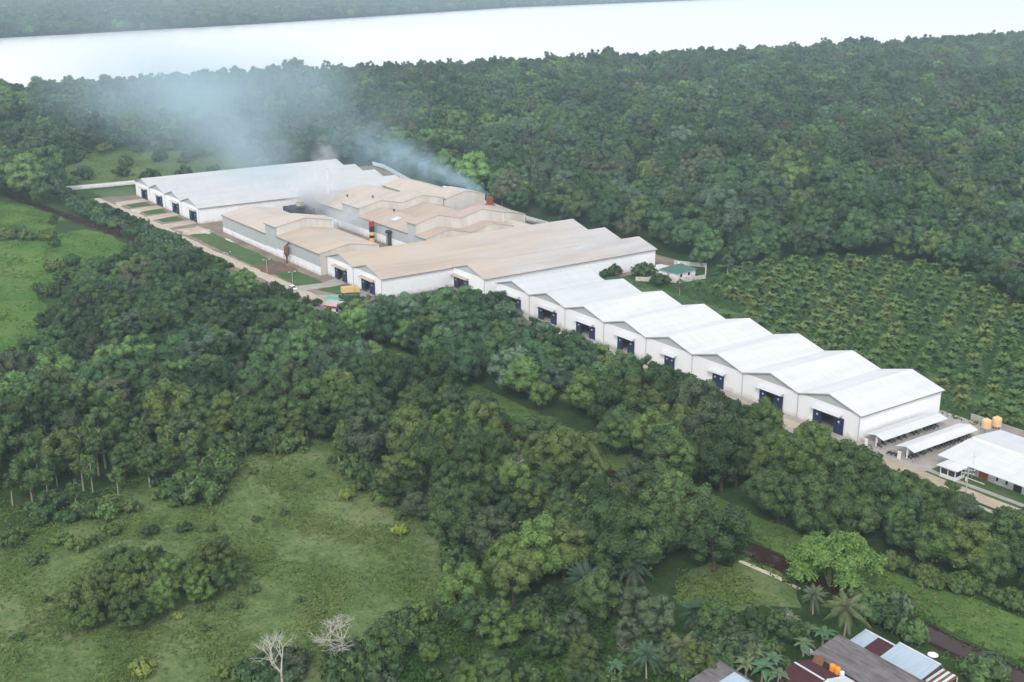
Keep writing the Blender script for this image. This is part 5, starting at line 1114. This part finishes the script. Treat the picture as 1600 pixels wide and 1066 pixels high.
# ------------------------------------------------------------------ smoke and haze
def outward(o):
    import bmesh
    b = bmesh.new(); b.from_mesh(o.data); bmesh.ops.recalc_face_normals(b, faces=b.faces[:]); b.to_mesh(o.data); b.free(); return o
def mth(t, op, a, b=None, c=None, clamp=False):
    n = t.nodes.new('ShaderNodeMath'); n.operation = op; n.use_clamp = clamp
    for i, v in enumerate((a, b, c)):
        if v is None: continue
        if isinstance(v, (int, float)): n.inputs[i].default_value = v
        else: t.links.new(v, n.inputs[i])
    return n.outputs[0]
def plume(name, loc, rz, L, rise, rp_, r0, r1, dens, nscale, col, label, fade=1.0, cut=.38, pw=1.0, fin=60.):
    """smoke trail: a widening curved tube of thin scattering air, local x is downwind"""
    m_ = bpy.data.materials.new(name); m_.use_nodes = True; t = m_.node_tree; t.nodes.clear()
    out = t.nodes.new('ShaderNodeOutputMaterial'); pv = t.nodes.new('ShaderNodeVolumePrincipled'); t.links.new(pv.outputs[0], out.inputs['Volume'])
    pv.inputs['Color'].default_value = col; pv.inputs['Anisotropy'].default_value = 0.1
    tc = t.nodes.new('ShaderNodeTexCoord'); sp = t.nodes.new('ShaderNodeSeparateXYZ')
    nz = t.nodes.new('ShaderNodeTexNoise'); nz.inputs['Scale'].default_value = nscale; nz.inputs['Detail'].default_value = 4; nz.inputs['Roughness'].default_value = .6; t.links.new(tc.outputs['Object'], nz.inputs['Vector'])
    wv = t.nodes.new('ShaderNodeVectorMath'); wv.operation = 'SUBTRACT'; t.links.new(nz.outputs['Color'], wv.inputs[0]); wv.inputs[1].default_value = (.5, .5, .5)
    t.links.new(tc.outputs['Object'], sp.inputs[0])
    x, y, z = sp.outputs; s = mth(t, 'MAXIMUM', mth(t, 'DIVIDE', x, L), 0.)
    rr3 = mth(t, 'MULTIPLY_ADD', mth(t, 'POWER', s, pw), r1-r0, r0)
    zc = mth(t, 'MULTIPLY', mth(t, 'POWER', s, rp_), rise)
    w2 = t.nodes.new('ShaderNodeSeparateXYZ'); t.links.new(wv.outputs[0], w2.inputs[0])
    yy = mth(t, 'MULTIPLY_ADD', mth(t, 'MULTIPLY', w2.outputs[1], rr3), 1.3, y); zz = mth(t, 'MULTIPLY_ADD', mth(t, 'MULTIPLY', w2.outputs[2], rr3), 1.3, mth(t, 'SUBTRACT', z, zc))
    d = mth(t, 'DIVIDE', mth(t, 'SQRT', mth(t, 'ADD', mth(t, 'MULTIPLY', yy, yy), mth(t, 'MULTIPLY', zz, zz))), rr3)
    core = mth(t, 'POWER', mth(t, 'SUBTRACT', 1., d, clamp=True), 1.2)
    nn = mth(t, 'MULTIPLY', mth(t, 'SUBTRACT', nz.outputs['Fac'], cut, clamp=True), 3.2)
    fd = mth(t, 'MULTIPLY', mth(t, 'POWER', mth(t, 'SUBTRACT', 1., s, clamp=True), fade), mth(t, 'MULTIPLY', s, fin, clamp=True))
    thin = mth(t, 'DIVIDE', r0*1., rr3)
    st_ = mth(t, 'MULTIPLY', mth(t, 'GREATER_THAN', x, 0.), dens)
    t.links.new(mth(t, 'MULTIPLY', mth(t, 'MULTIPLY', mth(t, 'MULTIPLY', core, nn), mth(t, 'MULTIPLY', fd, thin)), st_), pv.inputs['Density'])
    q = MB(); n = 24; k = 16; V_ = []; F_ = []
    for i in range(n+1):
        s_ = (i/n)**1.6; R3 = (r0+(r1-r0)*s_**pw)*1.6+1; zc_ = rise*s_**rp_
        for j in range(k): V_.append((L*s_, R3*math.cos(2*math.pi*j/k), zc_+R3*math.sin(2*math.pi*j/k)))
    for i in range(n):
        for j in range(k): F_.append((i*k+j, i*k+(j+1) % k, (i+1)*k+(j+1) % k, (i+1)*k+j))
    F_ += [tuple(range(k)), tuple(range(n*k, n*k+k))[::-1]]; q.add(V_, F_); o = outward(q.build(name, m_)); o.location = loc; o.rotation_euler = (0, 0, rz); tag(o, label, 'smoke', kind='stuff'); return o
plume('smoke', (-144.5, 95.5, 5.6), rad(186), 150, 18, .7, 1.7, 27, 1.1, .11, (.62, .86, 1.0, 1), 'blue smoke drifting left from the red brick burner stack', .9, .33)
plume('smoke', (-172, 8, 9.0), rad(176), 430, 40, .6, 14, 85, .045, .026, (.68, .88, 1.0, 1), 'broad pale smoke veil drifting over the far warehouses', .8, .34, .8, 7.)
def puff(name, c, R3, dens, nscale, label, col=(.92, .95, 1, 1)):
    m_ = bpy.data.materials.new(name); m_.use_nodes = True; t = m_.node_tree; t.nodes.clear(); out = t.nodes.new('ShaderNodeOutputMaterial'); pv = t.nodes.new('ShaderNodeVolumePrincipled'); t.links.new(pv.outputs[0], out.inputs['Volume'])
    pv.inputs['Color'].default_value = col; tc = t.nodes.new('ShaderNodeTexCoord'); nz = t.nodes.new('ShaderNodeTexNoise'); nz.inputs['Scale'].default_value = nscale; nz.inputs['Detail'].default_value = 4; t.links.new(tc.outputs['Object'], nz.inputs['Vector'])
    ln = t.nodes.new('ShaderNodeVectorMath'); ln.operation = 'LENGTH'; dv = t.nodes.new('ShaderNodeVectorMath'); dv.operation = 'DIVIDE'; dv.inputs[1].default_value = R3; t.links.new(tc.outputs['Object'], dv.inputs[0]); t.links.new(dv.outputs[0], ln.inputs[0])
    e = mth(t, 'SUBTRACT', 1., ln.outputs['Value'], clamp=True); nn = mth(t, 'MULTIPLY', mth(t, 'SUBTRACT', nz.outputs['Fac'], .36, clamp=True), 4.); t.links.new(mth(t, 'MULTIPLY', mth(t, 'MULTIPLY', e, nn), dens), pv.inputs['Density'])
    iv, iq = ico(); o = add_obj(name, npmesh(name, iv*np.array(R3)*1.02, iq, m_)); outward(o); o.location = c; tag(o, label, 'steam', kind='stuff')
puff('smoke', (-430, 70, 34), (210, 120, 40), .009, .016, 'thin bluish smoke haze hanging over the forest behind the far warehouses', (.64, .86, 1.0, 1))
puff('steam', (-168, 10, 12), (16, 13, 12), .26, .12, 'white steam rising round the sooty boiler plant')
puff('steam', (-176, 22, 24), (8, 8, 15), .14, .14, 'thin column of steam round the thin smokestack')
puff('steam', (-132, 10, 7), (18, 9, 8), .10, .15, 'thin steam drifting past the striped chimney')
hz = MB(); hz.box(-8950, 8950, -8950, 8950, -1.0, 128.0)
hm = bpy.data.materials.new('haze'); hm.use_nodes = True; t = hm.node_tree; t.nodes.clear(); out = t.nodes.new('ShaderNodeOutputMaterial'); pv = t.nodes.new('ShaderNodeVolumePrincipled')
pv.inputs['Color'].default_value = (.66, .84, 1.0, 1); pv.inputs['Density'].default_value = .00014; t.links.new(pv.outputs[0], out.inputs['Volume'])
o = outward(hz.build('haze', hm)); tag(o, 'thin bluish haze lying over the whole landscape', 'haze', kind='stuff')
